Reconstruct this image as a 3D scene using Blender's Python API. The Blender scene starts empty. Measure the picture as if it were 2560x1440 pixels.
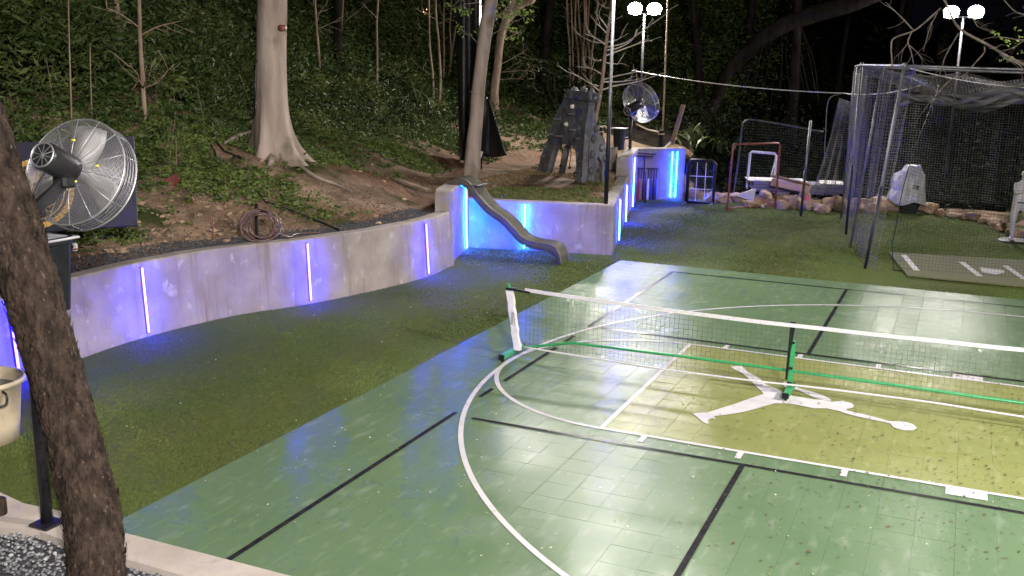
import bpy, bmesh, math, random
import numpy as np
from mathutils import Vector, Matrix, noise
from mathutils.geometry import tessellate_polygon

random.seed(7); rng = np.random.default_rng(7)
S = bpy.context.scene
COL = S.collection
PI = math.pi
R = math.radians

# ------------------------------------------------------------------ camera
FPX = 2545.187
CAM = Vector((1.5785, -11.2354, 3.5977))
RIGHT = Vector((0.91439, 0.40426, 0.02153)); DOWN = Vector((0.10456, -0.18444, -0.97727)); FWD = Vector((-0.39110, 0.89585, -0.21092))
cd = bpy.data.cameras.new('camera'); cam = bpy.data.objects.new('camera', cd); COL.objects.link(cam)
cd.sensor_width = 36; cd.lens = 36 * FPX / 2560; cd.clip_end = 500; cd.clip_start = .05
cam.matrix_world = Matrix(((RIGHT.x, -DOWN.x, -FWD.x, CAM.x), (RIGHT.y, -DOWN.y, -FWD.y, CAM.y), (RIGHT.z, -DOWN.z, -FWD.z, CAM.z), (0, 0, 0, 1)))
S.camera = cam

# ------------------------------------------------------------------ night sky, exposure
w = bpy.data.worlds.new('World'); S.world = w; w.use_nodes = True
nt = w.node_tree; bg = nt.nodes['Background']
sky = nt.nodes.new('ShaderNodeTexSky'); sky.sky_type = 'NISHITA'; sky.sun_disc = False
sky.sun_elevation = R(-4); sky.sun_rotation = R(200)
mixn = nt.nodes.new('ShaderNodeMix'); mixn.data_type = 'RGBA'; mixn.inputs[0].default_value = .9
nt.links.new(sky.outputs[0], mixn.inputs[6]); mixn.inputs[7].default_value = (.20, .20, .42, 1)
nt.links.new(mixn.outputs[2], bg.inputs[0]); bg.inputs[1].default_value = 0.008
vs = S.view_settings; vs.view_transform = 'Standard'; vs.look = 'None'; vs.exposure = 0; vs.gamma = 1; vs.use_curve_mapping = False
cy = S.cycles
cy.use_denoising = True; cy.sample_clamp_indirect = 4; cy.max_bounces = 6; cy.diffuse_bounces = 3; cy.glossy_bounces = 3
cy.use_light_tree = True; cy.caustics_reflective = False; cy.caustics_refractive = False
FLOOD_NEAR, FLOOD_SIDE, FLOOD_FAR, FLOOD_MID = 6000.0, 3500.0, 1700.0, 1100.0

# ------------------------------------------------------------------ helpers
def ray(u, v): return (RIGHT * ((u - 1280) / FPX) + DOWN * ((v - 720) / FPX) + FWD)
def G(u, v, z=0.0):
    d = ray(u, v); t = (z - CAM.z) / d.z; return CAM + d * t
def at(u, v, D):
    return CAM + ray(u, v).normalized() * D
def onY(u, v, y):
    d = ray(u, v); return CAM + d * ((y - CAM.y) / d.y)

def tag(o, label=None, cat=None, group=None, kind=None):
    if label: o['label'] = label
    if cat: o['category'] = cat
    if group: o['group'] = group
    if kind: o['kind'] = kind
    return o
def empty(name, loc=(0, 0, 0), rz=0.0, label=None, cat=None, group=None):
    o = bpy.data.objects.new(name, None); COL.objects.link(o); o.location = loc; o.rotation_euler = (0, 0, rz); o.empty_display_size = .1
    return tag(o, label, cat, group)
def link(name, me, parent=None, world=True):
    o = bpy.data.objects.new(name, me); COL.objects.link(o)
    if parent is not None:
        o.parent = parent
        if world:
            o.matrix_parent_inverse = (Matrix.Translation(parent.location) @ parent.rotation_euler.to_matrix().to_4x4()).inverted() if parent.type == 'EMPTY' else Matrix.Identity(4)
    return o

def smooth_path(pts, k=6):
    pts = [Vector(p) for p in pts]
    if len(pts) < 3: return pts
    out = []
    P = [pts[0] * 2 - pts[1]] + pts + [pts[-1] * 2 - pts[-2]]
    for i in range(1, len(P) - 2):
        a, b, c, d = P[i - 1], P[i], P[i + 1], P[i + 2]
        for j in range(k):
            t = j / k
            out.append(.5 * ((2 * b) + (c - a) * t + (2 * a - 5 * b + 4 * c - d) * t * t + (3 * b - a - 3 * c + d) * t ** 3))
    out.append(pts[-1]); return out
def lerpl(vals, n):
    x = np.linspace(0, len(vals) - 1, n); return list(np.interp(x, range(len(vals)), vals))

class MB:
    def __init__(s): s.v = []; s.f = []; s.m = []; s.cur = 0
    def add(s, V, F):
        o = len(s.v); s.v += [tuple(p) for p in V]; s.f += [tuple(i + o for i in f) for f in F]; s.m += [s.cur] * len(F); return s
    def box(s, c, sz, rot=None, bev=0.0):
        hx, hy, hz = sz[0] / 2, sz[1] / 2, sz[2] / 2
        if bev > 0:
            b = min(bev, hx * .9, hy * .9, hz * .9); V = []; F = []
            for i, (z, k) in enumerate(((-hz, b), (-hz + b, 0), (hz - b, 0), (hz, b))):
                x, y = hx - k, hy - k; q = b if k == 0 else b * .5
                V += [(-x + q, -y, z), (x - q, -y, z), (x, -y + q, z), (x, y - q, z), (x - q, y, z), (-x + q, y, z), (-x, y - q, z), (-x, -y + q, z)]
            for i in range(3):
                for j in range(8): F.append((i * 8 + j, i * 8 + (j + 1) % 8, i * 8 + 8 + (j + 1) % 8, i * 8 + 8 + j))
            F.append(tuple(range(7, -1, -1))); F.append(tuple(range(24, 32)))
        else:
            V = [(x, y, z) for z in (-hz, hz) for y in (-hy, hy) for x in (-hx, hx)]
            F = [(0, 2, 3, 1), (4, 5, 7, 6), (0, 1, 5, 4), (2, 6, 7, 3), (0, 4, 6, 2), (1, 3, 7, 5)]
        M = rot if rot is not None else Matrix.Identity(3)
        c = Vector(c); return s.add([c + M @ Vector(p) for p in V], F)
    def beam(s, a, b, w, h, up=(0, 0, 1), bev=0.0):
        a, b = Vector(a), Vector(b); x = (b - a); L = x.length; x.normalize(); y = Vector(up).cross(x)
        if y.length < 1e-4: y = Vector((0, 1, 0)).cross(x)
        y.normalize(); z = x.cross(y)
        return s.box((a + b) / 2, (L, w, h), Matrix((x, y, z)).transposed(), bev)
    def tube(s, pts, r, n=8, cap=True):
        pts = [Vector(p) for p in pts]; m = len(pts)
        rs = [r] * m if not hasattr(r, '__len__') else (list(r) if len(r) == m else lerpl(r, m))
        t0 = (pts[1] - pts[0]).normalized(); u = t0.orthogonal().normalized(); V = []; F = []
        for i, p in enumerate(pts):
            t = (pts[min(i + 1, m - 1)] - pts[max(i - 1, 0)])
            t = t.normalized() if t.length > 1e-9 else t0
            u = (u - t * u.dot(t)); u = u.normalized() if u.length > 1e-6 else t.orthogonal().normalized(); q = t.cross(u)
            for j in range(n):
                a = 2 * PI * j / n; V.append(p + (u * math.cos(a) + q * math.sin(a)) * rs[i])
        for i in range(m - 1):
            for j in range(n): F.append((i * n + j, i * n + (j + 1) % n, (i + 1) * n + (j + 1) % n, (i + 1) * n + j))
        if cap and n > 2: F.append(tuple(range(n - 1, -1, -1))); F.append(tuple(range((m - 1) * n, m * n)))
        return s.add(V, F)
    def lathe(s, prof, n=20, c=(0, 0, 0), axis=None, capb=True, capt=True):
        c = Vector(c); M = Matrix.Identity(3)
        if axis is not None: M = Vector((0, 0, 1)).rotation_difference(Vector(axis)).to_matrix()
        V = [c + M @ Vector((r * math.cos(2 * PI * j / n), r * math.sin(2 * PI * j / n), z)) for r, z in prof for j in range(n)]
        F = []; m = len(prof)
        for i in range(m - 1):
            for j in range(n): F.append((i * n + j, i * n + (j + 1) % n, (i + 1) * n + (j + 1) % n, (i + 1) * n + j))
        if capb: F.append(tuple(range(n - 1, -1, -1)))
        if capt: F.append(tuple(range((m - 1) * n, m * n)))
        return s.add(V, F)
    def ring(s, c, axis, Rr, r, n=40, k=4):
        M = Vector((0, 0, 1)).rotation_difference(Vector(axis)).to_matrix(); c = Vector(c)
        V = []; F = []
        for i in range(n):
            a = 2 * PI * i / n
            for j in range(k):
                b = 2 * PI * j / k; rr = Rr + r * math.cos(b)
                V.append(c + M @ Vector((rr * math.cos(a), rr * math.sin(a), r * math.sin(b))))
        for i in range(n):
            for j in range(k): F.append((i * k + j, ((i + 1) % n) * k + j, ((i + 1) % n) * k + (j + 1) % k, i * k + (j + 1) % k))
        return s.add(V, F)
    def prism(s, poly, f0, f1):
        """poly: 2-D points; f0,f1 map a 2-D point to the two faces"""
        n = len(poly); tri = tessellate_polygon([[Vector((p[0], p[1], 0)) for p in poly]])
        V = [f0(p) for p in poly] + [f1(p) for p in poly]
        F = [tuple(t) for t in tri] + [tuple(i + n for i in reversed(t)) for t in tri] + [(i, (i + 1) % n, (i + 1) % n + n, i + n) for i in range(n)]
        return s.add(V, F)
    def sheet(s, poly, f0):
        tri = tessellate_polygon([[Vector((p[0], p[1], 0)) for p in poly]])
        return s.add([f0(p) for p in poly], [tuple(t) for t in tri])
    def rock(s, c, sz, seed=0, sub=2, rot=0.0, rough=.28):
        rr = random.Random(seed); bm = bmesh.new(); bmesh.ops.create_icosphere(bm, subdivisions=sub, radius=1)
        off = Vector((rr.random() * 50, rr.random() * 50, rr.random() * 50)); V = []
        planes = [(Vector((rr.gauss(0, 1), rr.gauss(0, 1), rr.gauss(0, .8))).normalized(), rr.uniform(.62, .85)) for _ in range(7)]
        cr, sr = math.cos(rot), math.sin(rot)
        for v in bm.verts:
            p = v.co.copy()
            for nrm, dd in planes:
                e = p.dot(nrm) - dd
                if e > 0: p -= nrm * e * .9
            p *= 1 + rough * noise.noise(v.co * 1.6 + off) + .06 * noise.noise(v.co * 5 + off)
            x, y, z = p.x * sz[0] / 2, p.y * sz[1] / 2, p.z * sz[2] / 2
            V.append((c[0] + x * cr - y * sr, c[1] + x * sr + y * cr, c[2] + z))
        bm.verts.index_update(); F = [tuple(v.index for v in f.verts) for f in bm.faces]; bm.free(); return s.add(V, F)
    def mesh(s, name='m', smooth=False):
        me = bpy.data.meshes.new(name); me.from_pydata(s.v, [], s.f); me.update()
        if smooth: me.polygons.foreach_set('use_smooth', [True] * len(me.polygons))
        return me
    def build(s, name, mat, parent=None, smooth=False, world=True):
        me = s.mesh(name, smooth)
        for m in (mat if isinstance(mat, (list, tuple)) else [mat]): me.materials.append(m)
        if isinstance(mat, (list, tuple)): me.polygons.foreach_set('material_index', s.m)
        return link(name, me, parent, world)

def fast_mesh(name, V, F, mat, smooth=False):
    """V (n,3) array, F (m,k) array"""
    me = bpy.data.meshes.new(name); V = np.asarray(V, np.float32); F = np.asarray(F, np.int32); k = F.shape[1]
    me.vertices.add(len(V)); me.vertices.foreach_set('co', V.ravel())
    me.loops.add(F.size); me.loops.foreach_set('vertex_index', F.ravel())
    me.polygons.add(len(F)); me.polygons.foreach_set('loop_start', np.arange(0, F.size, k, dtype=np.int32))
    me.update(calc_edges=True); me.validate()
    if smooth: me.polygons.foreach_set('use_smooth', [True] * len(me.polygons))
    me.materials.append(mat); return me

# ------------------------------------------------------------------ materials
def mat(name, c1, c2=None, rough=.6, scale=6, detail=4, bump=0.0, bscale=None, metal=0.0, spec=.5, stretch=(1, 1, 1), c3=None, coat=0.0, lo=.35, hi=.65, trans=0.0, bdist=.02):
    m = bpy.data.materials.new(name); m.use_nodes = True; n = m.node_tree; b = n.nodes['Principled BSDF']
    b.inputs['Roughness'].default_value = rough; b.inputs['Metallic'].default_value = metal; b.inputs['Specular IOR Level'].default_value = spec
    b.inputs['Coat Weight'].default_value = coat
    if trans: b.inputs['Transmission Weight'].default_value = trans
    tc = n.nodes.new('ShaderNodeNewGeometry'); mp = n.nodes.new('ShaderNodeMapping'); mp.inputs['Scale'].default_value = stretch
    n.links.new(tc.outputs['Position'], mp.inputs['Vector'])
    if c2 is None: b.inputs['Base Color'].default_value = (*c1, 1)
    else:
        nz = n.nodes.new('ShaderNodeTexNoise'); nz.inputs['Scale'].default_value = scale; nz.inputs['Detail'].default_value = detail
        n.links.new(mp.outputs[0], nz.inputs['Vector'])
        cr = n.nodes.new('ShaderNodeValToRGB'); cr.color_ramp.elements[0].position = lo; cr.color_ramp.elements[1].position = hi
        cr.color_ramp.elements[0].color = (*c1, 1); cr.color_ramp.elements[1].color = (*c2, 1)
        if c3 is not None:
            e = cr.color_ramp.elements.new((lo + hi) / 2); e.color = (*c3, 1)
        n.links.new(nz.outputs['Fac'], cr.inputs['Fac']); n.links.new(cr.outputs[0], b.inputs['Base Color'])
    if bump:
        n2 = n.nodes.new('ShaderNodeTexNoise'); n2.inputs['Scale'].default_value = bscale or scale * 4; n2.inputs['Detail'].default_value = 5
        n.links.new(mp.outputs[0], n2.inputs['Vector']); bp = n.nodes.new('ShaderNodeBump'); bp.inputs['Strength'].default_value = bump; bp.inputs['Distance'].default_value = bdist
        n.links.new(n2.outputs['Fac'], bp.inputs['Height']); n.links.new(bp.outputs[0], b.inputs['Normal'])
    return m
def emat(name, col, st):
    m = bpy.data.materials.new(name); m.use_nodes = True; n = m.node_tree; b = n.nodes['Principled BSDF']
    b.inputs['Base Color'].default_value = (.1, .1, .1, 1); b.inputs['Emission Color'].default_value = (*col, 1); b.inputs['Emission Strength'].default_value = st
    m.cycles.emission_sampling = 'FRONT'
    return m
def add_second(m, col, scale, lo, hi, stretch=(1, 1, 1), detail=4, rough=None):
    """blend a second colour over the first by another noise"""
    n = m.node_tree; b = n.nodes['Principled BSDF']; l = b.inputs['Base Color'].links
    src = l[0].from_socket if l else None
    g = n.nodes.new('ShaderNodeNewGeometry'); mp = n.nodes.new('ShaderNodeMapping'); mp.inputs['Scale'].default_value = stretch
    n.links.new(g.outputs['Position'], mp.inputs['Vector'])
    nz = n.nodes.new('ShaderNodeTexNoise'); nz.inputs['Scale'].default_value = scale; nz.inputs['Detail'].default_value = detail; n.links.new(mp.outputs[0], nz.inputs['Vector'])
    mr = n.nodes.new('ShaderNodeMapRange'); mr.inputs[1].default_value = lo; mr.inputs[2].default_value = hi; n.links.new(nz.outputs['Fac'], mr.inputs[0])
    mx = n.nodes.new('ShaderNodeMix'); mx.data_type = 'RGBA'; n.links.new(mr.outputs[0], mx.inputs[0])
    if src: n.links.new(src, mx.inputs[6])
    else: mx.inputs[6].default_value = b.inputs['Base Color'].default_value
    mx.inputs[7].default_value = (*col, 1); n.links.new(mx.outputs[2], b.inputs['Base Color'])
    return m

def worn_gloss(m, fac=.035, rough=.22, rough_socket=None):
    """textured plastic: a weak even sheen over a matt body"""
    n = m.node_tree; b = n.nodes['Principled BSDF']; out = n.nodes['Material Output']; b.inputs['Specular IOR Level'].default_value = 0
    gl = n.nodes.new('ShaderNodeBsdfGlossy'); gl.inputs['Roughness'].default_value = rough; mx = n.nodes.new('ShaderNodeMixShader'); mx.inputs[0].default_value = fac
    if rough_socket is not None: n.links.new(rough_socket, gl.inputs['Roughness'])
    if b.inputs['Normal'].links: n.links.new(b.inputs['Normal'].links[0].from_socket, gl.inputs['Normal'])
    n.links.new(b.outputs[0], mx.inputs[1]); n.links.new(gl.outputs[0], mx.inputs[2]); n.links.new(mx.outputs[0], out.inputs['Surface'])
def tile_mat(name, c1, c2, c3):
    """moulded sports tile: fine ribbed grid, scuffs, worn gloss"""
    m = mat(name, c1, c2, rough=.34, scale=.9, detail=6, lo=.3, hi=.7, spec=0)
    add_second(m, c3, 9, .56, .75, (1, .35, 1), 6)
    n = m.node_tree; b = n.nodes['Principled BSDF']; g = n.nodes.new('ShaderNodeNewGeometry')
    bumps = None
    for d in (0, 1):
        wv = n.nodes.new('ShaderNodeTexWave'); wv.wave_type = 'BANDS'; wv.bands_direction = 'XY'[d]; wv.inputs['Scale'].default_value = 26; wv.inputs['Distortion'].default_value = 0
        n.links.new(g.outputs['Position'], wv.inputs['Vector'])
        if bumps is None: bumps = wv.outputs['Fac']
        else:
            mm = n.nodes.new('ShaderNodeMath'); mm.operation = 'MINIMUM'; n.links.new(bumps, mm.inputs[0]); n.links.new(wv.outputs['Fac'], mm.inputs[1]); bumps = mm.outputs[0]
    big = n.nodes.new('ShaderNodeTexNoise'); big.inputs['Scale'].default_value = 3.2; big.inputs['Detail'].default_value = 5; n.links.new(g.outputs['Position'], big.inputs['Vector'])
    b1 = n.nodes.new('ShaderNodeBump'); b1.inputs['Strength'].default_value = .22; b1.inputs['Distance'].default_value = .004; n.links.new(bumps, b1.inputs['Height'])
    b2 = n.nodes.new('ShaderNodeBump'); b2.inputs['Strength'].default_value = .25; b2.inputs['Distance'].default_value = .01; n.links.new(big.outputs['Fac'], b2.inputs['Height'])
    n.links.new(b1.outputs[0], b2.inputs['Normal']); n.links.new(b2.outputs[0], b.inputs['Normal'])
    rz = n.nodes.new('ShaderNodeTexNoise'); rz.inputs['Scale'].default_value = 1.6; rz.inputs['Detail'].default_value = 7; n.links.new(g.outputs['Position'], rz.inputs['Vector'])
    mr = n.nodes.new('ShaderNodeMapRange'); mr.inputs[1].default_value = .3; mr.inputs[2].default_value = .7; mr.inputs[3].default_value = .15; mr.inputs[4].default_value = .30
    n.links.new(rz.outputs['Fac'], mr.inputs[0]); worn_gloss(m, .062, .25, mr.outputs[0])
    return m

M = {}
M['tile'] = tile_mat('tile_green', (.108, .174, .096), (.132, .202, .114), (.18, .245, .165))
M['tile_key'] = tile_mat('tile_lime', (.205, .232, .082), (.25, .272, .10), (.30, .31, .145))
M['white_paint'] = mat('white_paint', (.56, .545, .585), (.64, .62, .65), rough=.55, scale=5, spec=.25); add_second(M['white_paint'], (.45, .45, .42), 14, .60, .75)
M['black_paint'] = mat('black_paint', (.016, .016, .022), (.030, .029, .034), rough=.5, scale=12, spec=.25); add_second(M['black_paint'], (.08, .09, .08), 25, .66, .80)
worn_gloss(M['white_paint'], .03); worn_gloss(M['black_paint'], .045)
M['turf'] = mat('turf', (.075, .105, .028), (.105, .13, .038), rough=.9, scale=18, detail=8, bump=.6, bscale=120, spec=.1); add_second(M['turf'], (.11, .11, .04), .7, .45, .75, (1, .4, 1))
M['blade'] = mat('turf_blade', (.088, .142, .034), (.125, .178, .046), rough=.75, scale=30, detail=3, spec=.2); add_second(M['blade'], (.155, .172, .058), .9, .42, .72, (1, .35, 1), 6)
M['concrete'] = mat('concrete', (.255, .222, .215), (.36, .318, .31), rough=.85, scale=2.2, detail=8, bump=.25, bscale=30, spec=.25)
add_second(M['concrete'], (.215, .17, .145), 1.6, .57, .74, (3.5, 3.5, .35), 6); add_second(M['concrete'], (.205, .17, .15), 1.7, .56, .78, (3, 3, .16), 4); add_second(M['concrete'], (.43, .40, .39), 6, .60, .72, (1, 1, .8), 7)
M['curb'] = mat('curb_concrete', (.40, .35, .32), (.52, .46, .42), rough=.85, scale=2.5, detail=8, bump=.2, bscale=40, spec=.25); add_second(M['curb'], (.30, .26, .22), 5, .60, .75)
M['soil'] = mat('soil', (.13, .088, .061), (.35, .25, .18), rough=.95, scale=1.1, detail=9, bump=1, bscale=7, spec=.1, c3=(.225, .155, .11), bdist=.06)
add_second(M['soil'], (.165, .090, .058), .55, .50, .66); add_second(M['soil'], (.36, .285, .215), 5, .60, .75, detail=8); add_second(M['soil'], (.045, .052, .016), .8, .56, .68, detail=8)
M['unlit_mould'] = mat('unlit_leaf_mould', (.008, .007, .005), (.022, .018, .013), rough=.95, scale=3, detail=7, bump=.6, spec=.05)  # woodland ground, with the dark of the unlit woods put into its colour
M['stone'] = mat('gravel_stone', (.06, .062, .07), (.40, .40, .42), rough=.7, scale=19, detail=2, lo=.3, hi=.75)
M['darkgravel'] = mat('dark_gravel', (.022, .024, .032), (.085, .088, .105), rough=.8, scale=30, detail=2, bump=.5)
M['rock'] = mat('sandstone', (.30, .20, .13), (.48, .36, .26), rough=.85, scale=4, detail=8, bump=.5, bscale=14, spec=.2); add_second(M['rock'], (.20, .125, .085), 6, .58, .7)
M['paletrunk'] = mat('pale_bark', (.25, .195, .165), (.43, .355, .315), rough=.9, scale=3.2, detail=9, bump=.6, bscale=18, stretch=(1, 1, .22), spec=.15); add_second(M['paletrunk'], (.17, .14, .10), 2.4, .58, .70, (1, 1, .5), 8)
M['bark'] = mat('rough_bark', (.019, .014, .011), (.060, .042, .033), rough=.95, scale=15, detail=8, bump=1, bscale=38, stretch=(1, 1, .4), spec=.15, bdist=.03); add_second(M['bark'], (.12, .09, .075), 30, .63, .74, (1, 1, .5))
M['darkbark'] = mat('dark_bark', (.010, .008, .0075), (.026, .021, .019), rough=.95, scale=5, detail=6, stretch=(1, 1, .3), bump=.6, spec=.1)  # bark with the woods' night shade in its colour; ropes and vine share it
M['sapling'] = mat('sapling_bark', (.22, .155, .115), (.38, .29, .23), rough=.85, scale=9, detail=5, stretch=(1, 1, .3), spec=.15)
M['twig'] = mat('twig_bark', (.09, .075, .065), (.19, .16, .14), rough=.9, scale=9, spec=.1)
M['leaf'] = mat('leaf_dark', (.022, .046, .010), (.080, .122, .028), rough=.55, scale=4.5, detail=7, spec=.3); add_second(M['leaf'], (.165, .195, .055), 1.1, .52, .72, detail=6)
M['leaf_unlit_woods'] = mat('leaf_unlit_woods', (.003, .0055, .002), (.010, .015, .005), rough=.9, scale=3, detail=5, spec=.1)  # forest leaves coloured near black to stand in for missing light
M['leaf_low'] = mat('leaf_ground_cover', (.05, .082, .018), (.14, .19, .048), rough=.6, scale=7, detail=7, spec=.25)
M['leaf_fresh'] = mat('leaf_fresh', (.16, .28, .045), (.33, .42, .09), rough=.5, scale=14)
M['leaf_broad'] = mat('leaf_broad', (.020, .045, .014), (.11, .135, .045), rough=.38, scale=3.2, detail=4, spec=.5)
M['leaf_dry'] = mat('leaf_dry', (.20, .13, .075), (.36, .27, .18), rough=.8, scale=20)
M['leaf_red'] = mat('leaf_red', (.10, .012, .014), (.16, .03, .025), rough=.5, scale=10)
M['court_leaf'] = mat('court_leaf', (.045, .055, .016), (.17, .21, .06), rough=.7, scale=9, detail=1, c3=(.10, .055, .03))
M['drygrass'] = mat('dry_grass', (.16, .115, .05), (.30, .225, .11), rough=.9, scale=9)
M['steel'] = mat('galvanised_steel', (.15, .15, .165), (.23, .23, .25), rough=.5, scale=9, metal=.6)
M['dimsteel'] = mat('dimmed_steel', (.06, .06, .066), (.10, .10, .11), rough=.6, scale=9, metal=.4)  # steel colour dimmed to tone down lamp glare and suit the shaded backstop
M['wire'] = mat('guard_wire', (.40, .40, .42), (.54, .54, .56), rough=.45, scale=9, metal=.8)
M['alu'] = mat('fan_blade_metal', (.40, .40, .41), (.50, .50, .52), rough=.6, scale=3, metal=.6)
M['black_metal'] = mat('black_metal', (.010, .010, .013), (.022, .022, .026), rough=.35, scale=8)
M['black_plastic'] = mat('black_plastic', (.006, .007, .010), (.012, .013, .017), rough=.5, scale=10, spec=.25)
M['navy_pad'] = mat('navy_pad', (.012, .014, .035), (.02, .022, .05), rough=.5, scale=10, bump=.2)
M['navy'] = mat('navy_board', (.022, .021, .042), (.030, .029, .054), rough=.55, scale=5)
M['gold'] = mat('gold_print', (.50, .30, .07), (.62, .40, .12), rough=.5, scale=15)
M['tan'] = mat('tan_print', (.52, .36, .22), (.64, .48, .32), rough=.5, scale=9)
M['yellow'] = mat('yellow_tag', (.75, .72, .06), (.85, .82, .10), rough=.5, scale=9)
M['cream'] = mat('cream_plastic', (.52, .44, .32), (.60, .52, .39), rough=.45, scale=4); add_second(M['cream'], (.40, .33, .22), 7, .60, .72, (1, 1, .3))
M['slide'] = mat('slide_plastic', (.085, .080, .068), (.12, .113, .096), rough=.38, scale=5, bump=.08, bscale=60)
M['tower'] = mat('tower_plastic', (.085, .088, .108), (.17, .173, .20), rough=.6, scale=3.5, detail=7, bump=.7, bscale=6, bdist=.05); add_second(M['tower'], (.36, .355, .37), 5, .60, .72, detail=7)
M['hold'] = mat('climbing_hold', (.62, .60, .52), (.74, .70, .60), rough=.5, scale=12)
M['net_green'] = mat('green_powder_coat', (.030, .28, .095), (.042, .34, .125), rough=.32, scale=7)
M['white_cloth'] = mat('white_vinyl', (.66, .63, .70), (.76, .73, .79), rough=.5, scale=12, bump=.3, bscale=18)
M['tape'] = mat('white_tape', (.50, .49, .52), (.60, .585, .62), rough=.6, scale=30)
M['string'] = mat('dark_string', (.018, .026, .022), (.03, .04, .034), rough=.7, scale=20)
M['cage_net'] = mat('cage_netting', (.13, .125, .13), (.20, .19, .20), rough=.7, scale=5)
M['white_string'] = mat('white_string', (.6, .58, .56), (.7, .68, .66), rough=.7, scale=20)
M['pvc'] = mat('white_pipe', (.66, .64, .64), (.76, .74, .74), rough=.4, scale=12)
M['redpipe'] = mat('red_pipe', (.20, .045, .04), (.30, .075, .06), rough=.5, scale=9); add_second(M['redpipe'], (.33, .22, .18), 12, .6, .7)
M['tarp'] = mat('silver_tarp', (.36, .36, .40), (.52, .52, .56), rough=.45, scale=5, bump=.6, bscale=7)
M['blacktarp'] = mat('black_tarp', (.006, .006, .008), (.013, .013, .016), rough=.5, scale=4, bump=.4, bscale=8)
M['ply'] = mat('plywood', (.52, .36, .19), (.64, .47, .28), rough=.75, scale=3, stretch=(1, 6, 6))
M['mats'] = mat('grey_folded_panels', (.17, .16, .24), (.24, .23, .32), rough=.6, scale=4)
M['whitish'] = mat('white_sheet', (.55, .53, .55), (.66, .64, .66), rough=.6, scale=4, bump=.3)
M['oldwood'] = mat('weathered_wood', (.19, .135, .095), (.32, .24, .18), rough=.85, scale=4, stretch=(1, 1, .2), bump=.3)
M['hose'] = mat('brown_hose', (.10, .055, .052), (.15, .09, .085), rough=.32, scale=15, coat=.3)
M['blackhose'] = mat('black_hose', (.008, .008, .009), (.016, .016, .018), rough=.4, scale=15)
M['rope'] = mat('pale_rope', (.46, .38, .26), (.62, .54, .42), rough=.8, scale=25)
M['pink'] = mat('pink_flag', (.85, .06, .22), (.9, .10, .28), rough=.6, scale=9)
M['manikin'] = mat('white_mannequin', (.42, .41, .43), (.50, .49, .51), rough=.45, scale=3)
M['mat_green'] = mat('hitting_mat', (.105, .115, .05), (.145, .15, .068), rough=.95, scale=40, detail=6, bump=.4)
M['water'] = mat('tub_water', (.05, .07, .12), rough=.05, spec=.8)
M['brown_pipe'] = mat('brown_pipe', (.17, .055, .035), (.24, .085, .055), rough=.5, scale=9)
M['bat_red'] = mat('bat_red', (.36, .02, .02), rough=.3); M['bat_yellow'] = mat('bat_wood', (.55, .32, .08), rough=.35); M['bat_blue'] = mat('bat_blue', (.03, .05, .30), rough=.3)
M['bat_white'] = mat('bat_white', (.7, .7, .75), rough=.3); M['bat_black'] = mat('bat_black', (.015, .015, .02), rough=.3)
M['lens'] = emat('flood_lens', (1.0, .93, .86), FLOOD_NEAR); M['lens_side'] = emat('flood_lens_side', (1.0, .93, .86), FLOOD_SIDE); M['lens_far'] = emat('flood_lens_far', (1.0, .94, .88), FLOOD_FAR); M['lens_mid'] = emat('flood_lens_mid', (1.0, .94, .88), FLOOD_MID)
M['led_blue'] = emat('led_blue', (.0036, .0018, 1.0), 700)
M['led_azure'] = emat('led_azure', (.0016, .05, 1.0), 1350)
M['led_sky'] = emat('led_sky_blue', (.0026, .012, 1.0), 1000)
M['led_twin'] = emat('led_twin', (.002, .05, 1.0), 420)
M['amber'] = emat('amber_lamp', (1.0, .55, .25), 25)

# ------------------------------------------------------------------ terrain
FRONT1 = [(-7.0, -8.5), (-7.45, -5.8), (-7.85, -3.6), (-8.05, -2.46), (-8.1, -1.17), (-7.86, .27), (-7.36, 1.4), (-6.98, 2.72), (-6.77, 4.16), (-6.86, 5.38)]
FRONT2 = [(-6.86, 5.35), (-7.05, 5.75), (-7.22, 6.3), (-7.48, 7.22)]
FRONT3 = [(-7.48, 7.22), (-4.6, 7.87), (-6.10, 13.6)]
FRONT5 = [(-6.10, 13.6), (-6.81, 16.69), (-5.72, 17.75)]
def np_sd(poly, X, Y):
    """distance to polygon edges and inside mask"""
    d = np.full(X.shape, 1e9); ins = np.zeros(X.shape, bool); n = len(poly)
    for i in range(n):
        (x1, y1), (x2, y2) = poly[i], poly[(i + 1) % n]
        ex, ey = x2 - x1, y2 - y1; t = np.clip(((X - x1) * ex + (Y - y1) * ey) / (ex * ex + ey * ey + 1e-12), 0, 1)
        d = np.minimum(d, np.hypot(X - x1 - t * ex, Y - y1 - t * ey))
        c = ((y1 > Y) != (y2 > Y)) & (X < ex * (Y - y1) / (ey if abs(ey) > 1e-12 else 1e-12) + x1); ins ^= c
    return d, ins
def off_line(pl, o):
    out = []
    for i, p in enumerate(pl):
        a = Vector(pl[max(i - 1, 0)]); b = Vector(pl[min(i + 1, len(pl) - 1)]); t = (b - a).normalized(); out.append((p[0] - t.y * o, p[1] + t.x * o))
    return out
YARD = [(-6.6, -40)] + off_line(FRONT1, .19)[:-1] + [(-7.1, 5.5), (-7.45, 6.4), (-7.66, 7.38), (-4.86, 8.02), (-6.30, 13.6), (-7.02, 16.75), (-5.85, 17.92), (-5.2, 18.3), (-3.2, 17.7), (0, 18.9), (2, 18.2), (4, 16.6), (8, 15), (45, 12), (45, -40)]
TOE = [(-7.6, -40), (-8.05, -8), (-8.45, -3.6), (-8.62, -1.2), (-8.4, .45), (-7.9, 1.8), (-7.45, 3.4), (-7.35, 4.6), (-7.75, 6.0), (-8.9, 8.4), (-9.7, 11.5), (-10, 15), (-9.2, 18.2), (-7, 19.6), (-4, 20.0), (1, 21), (6, 19), (45, 16), (45, -40)]
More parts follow.
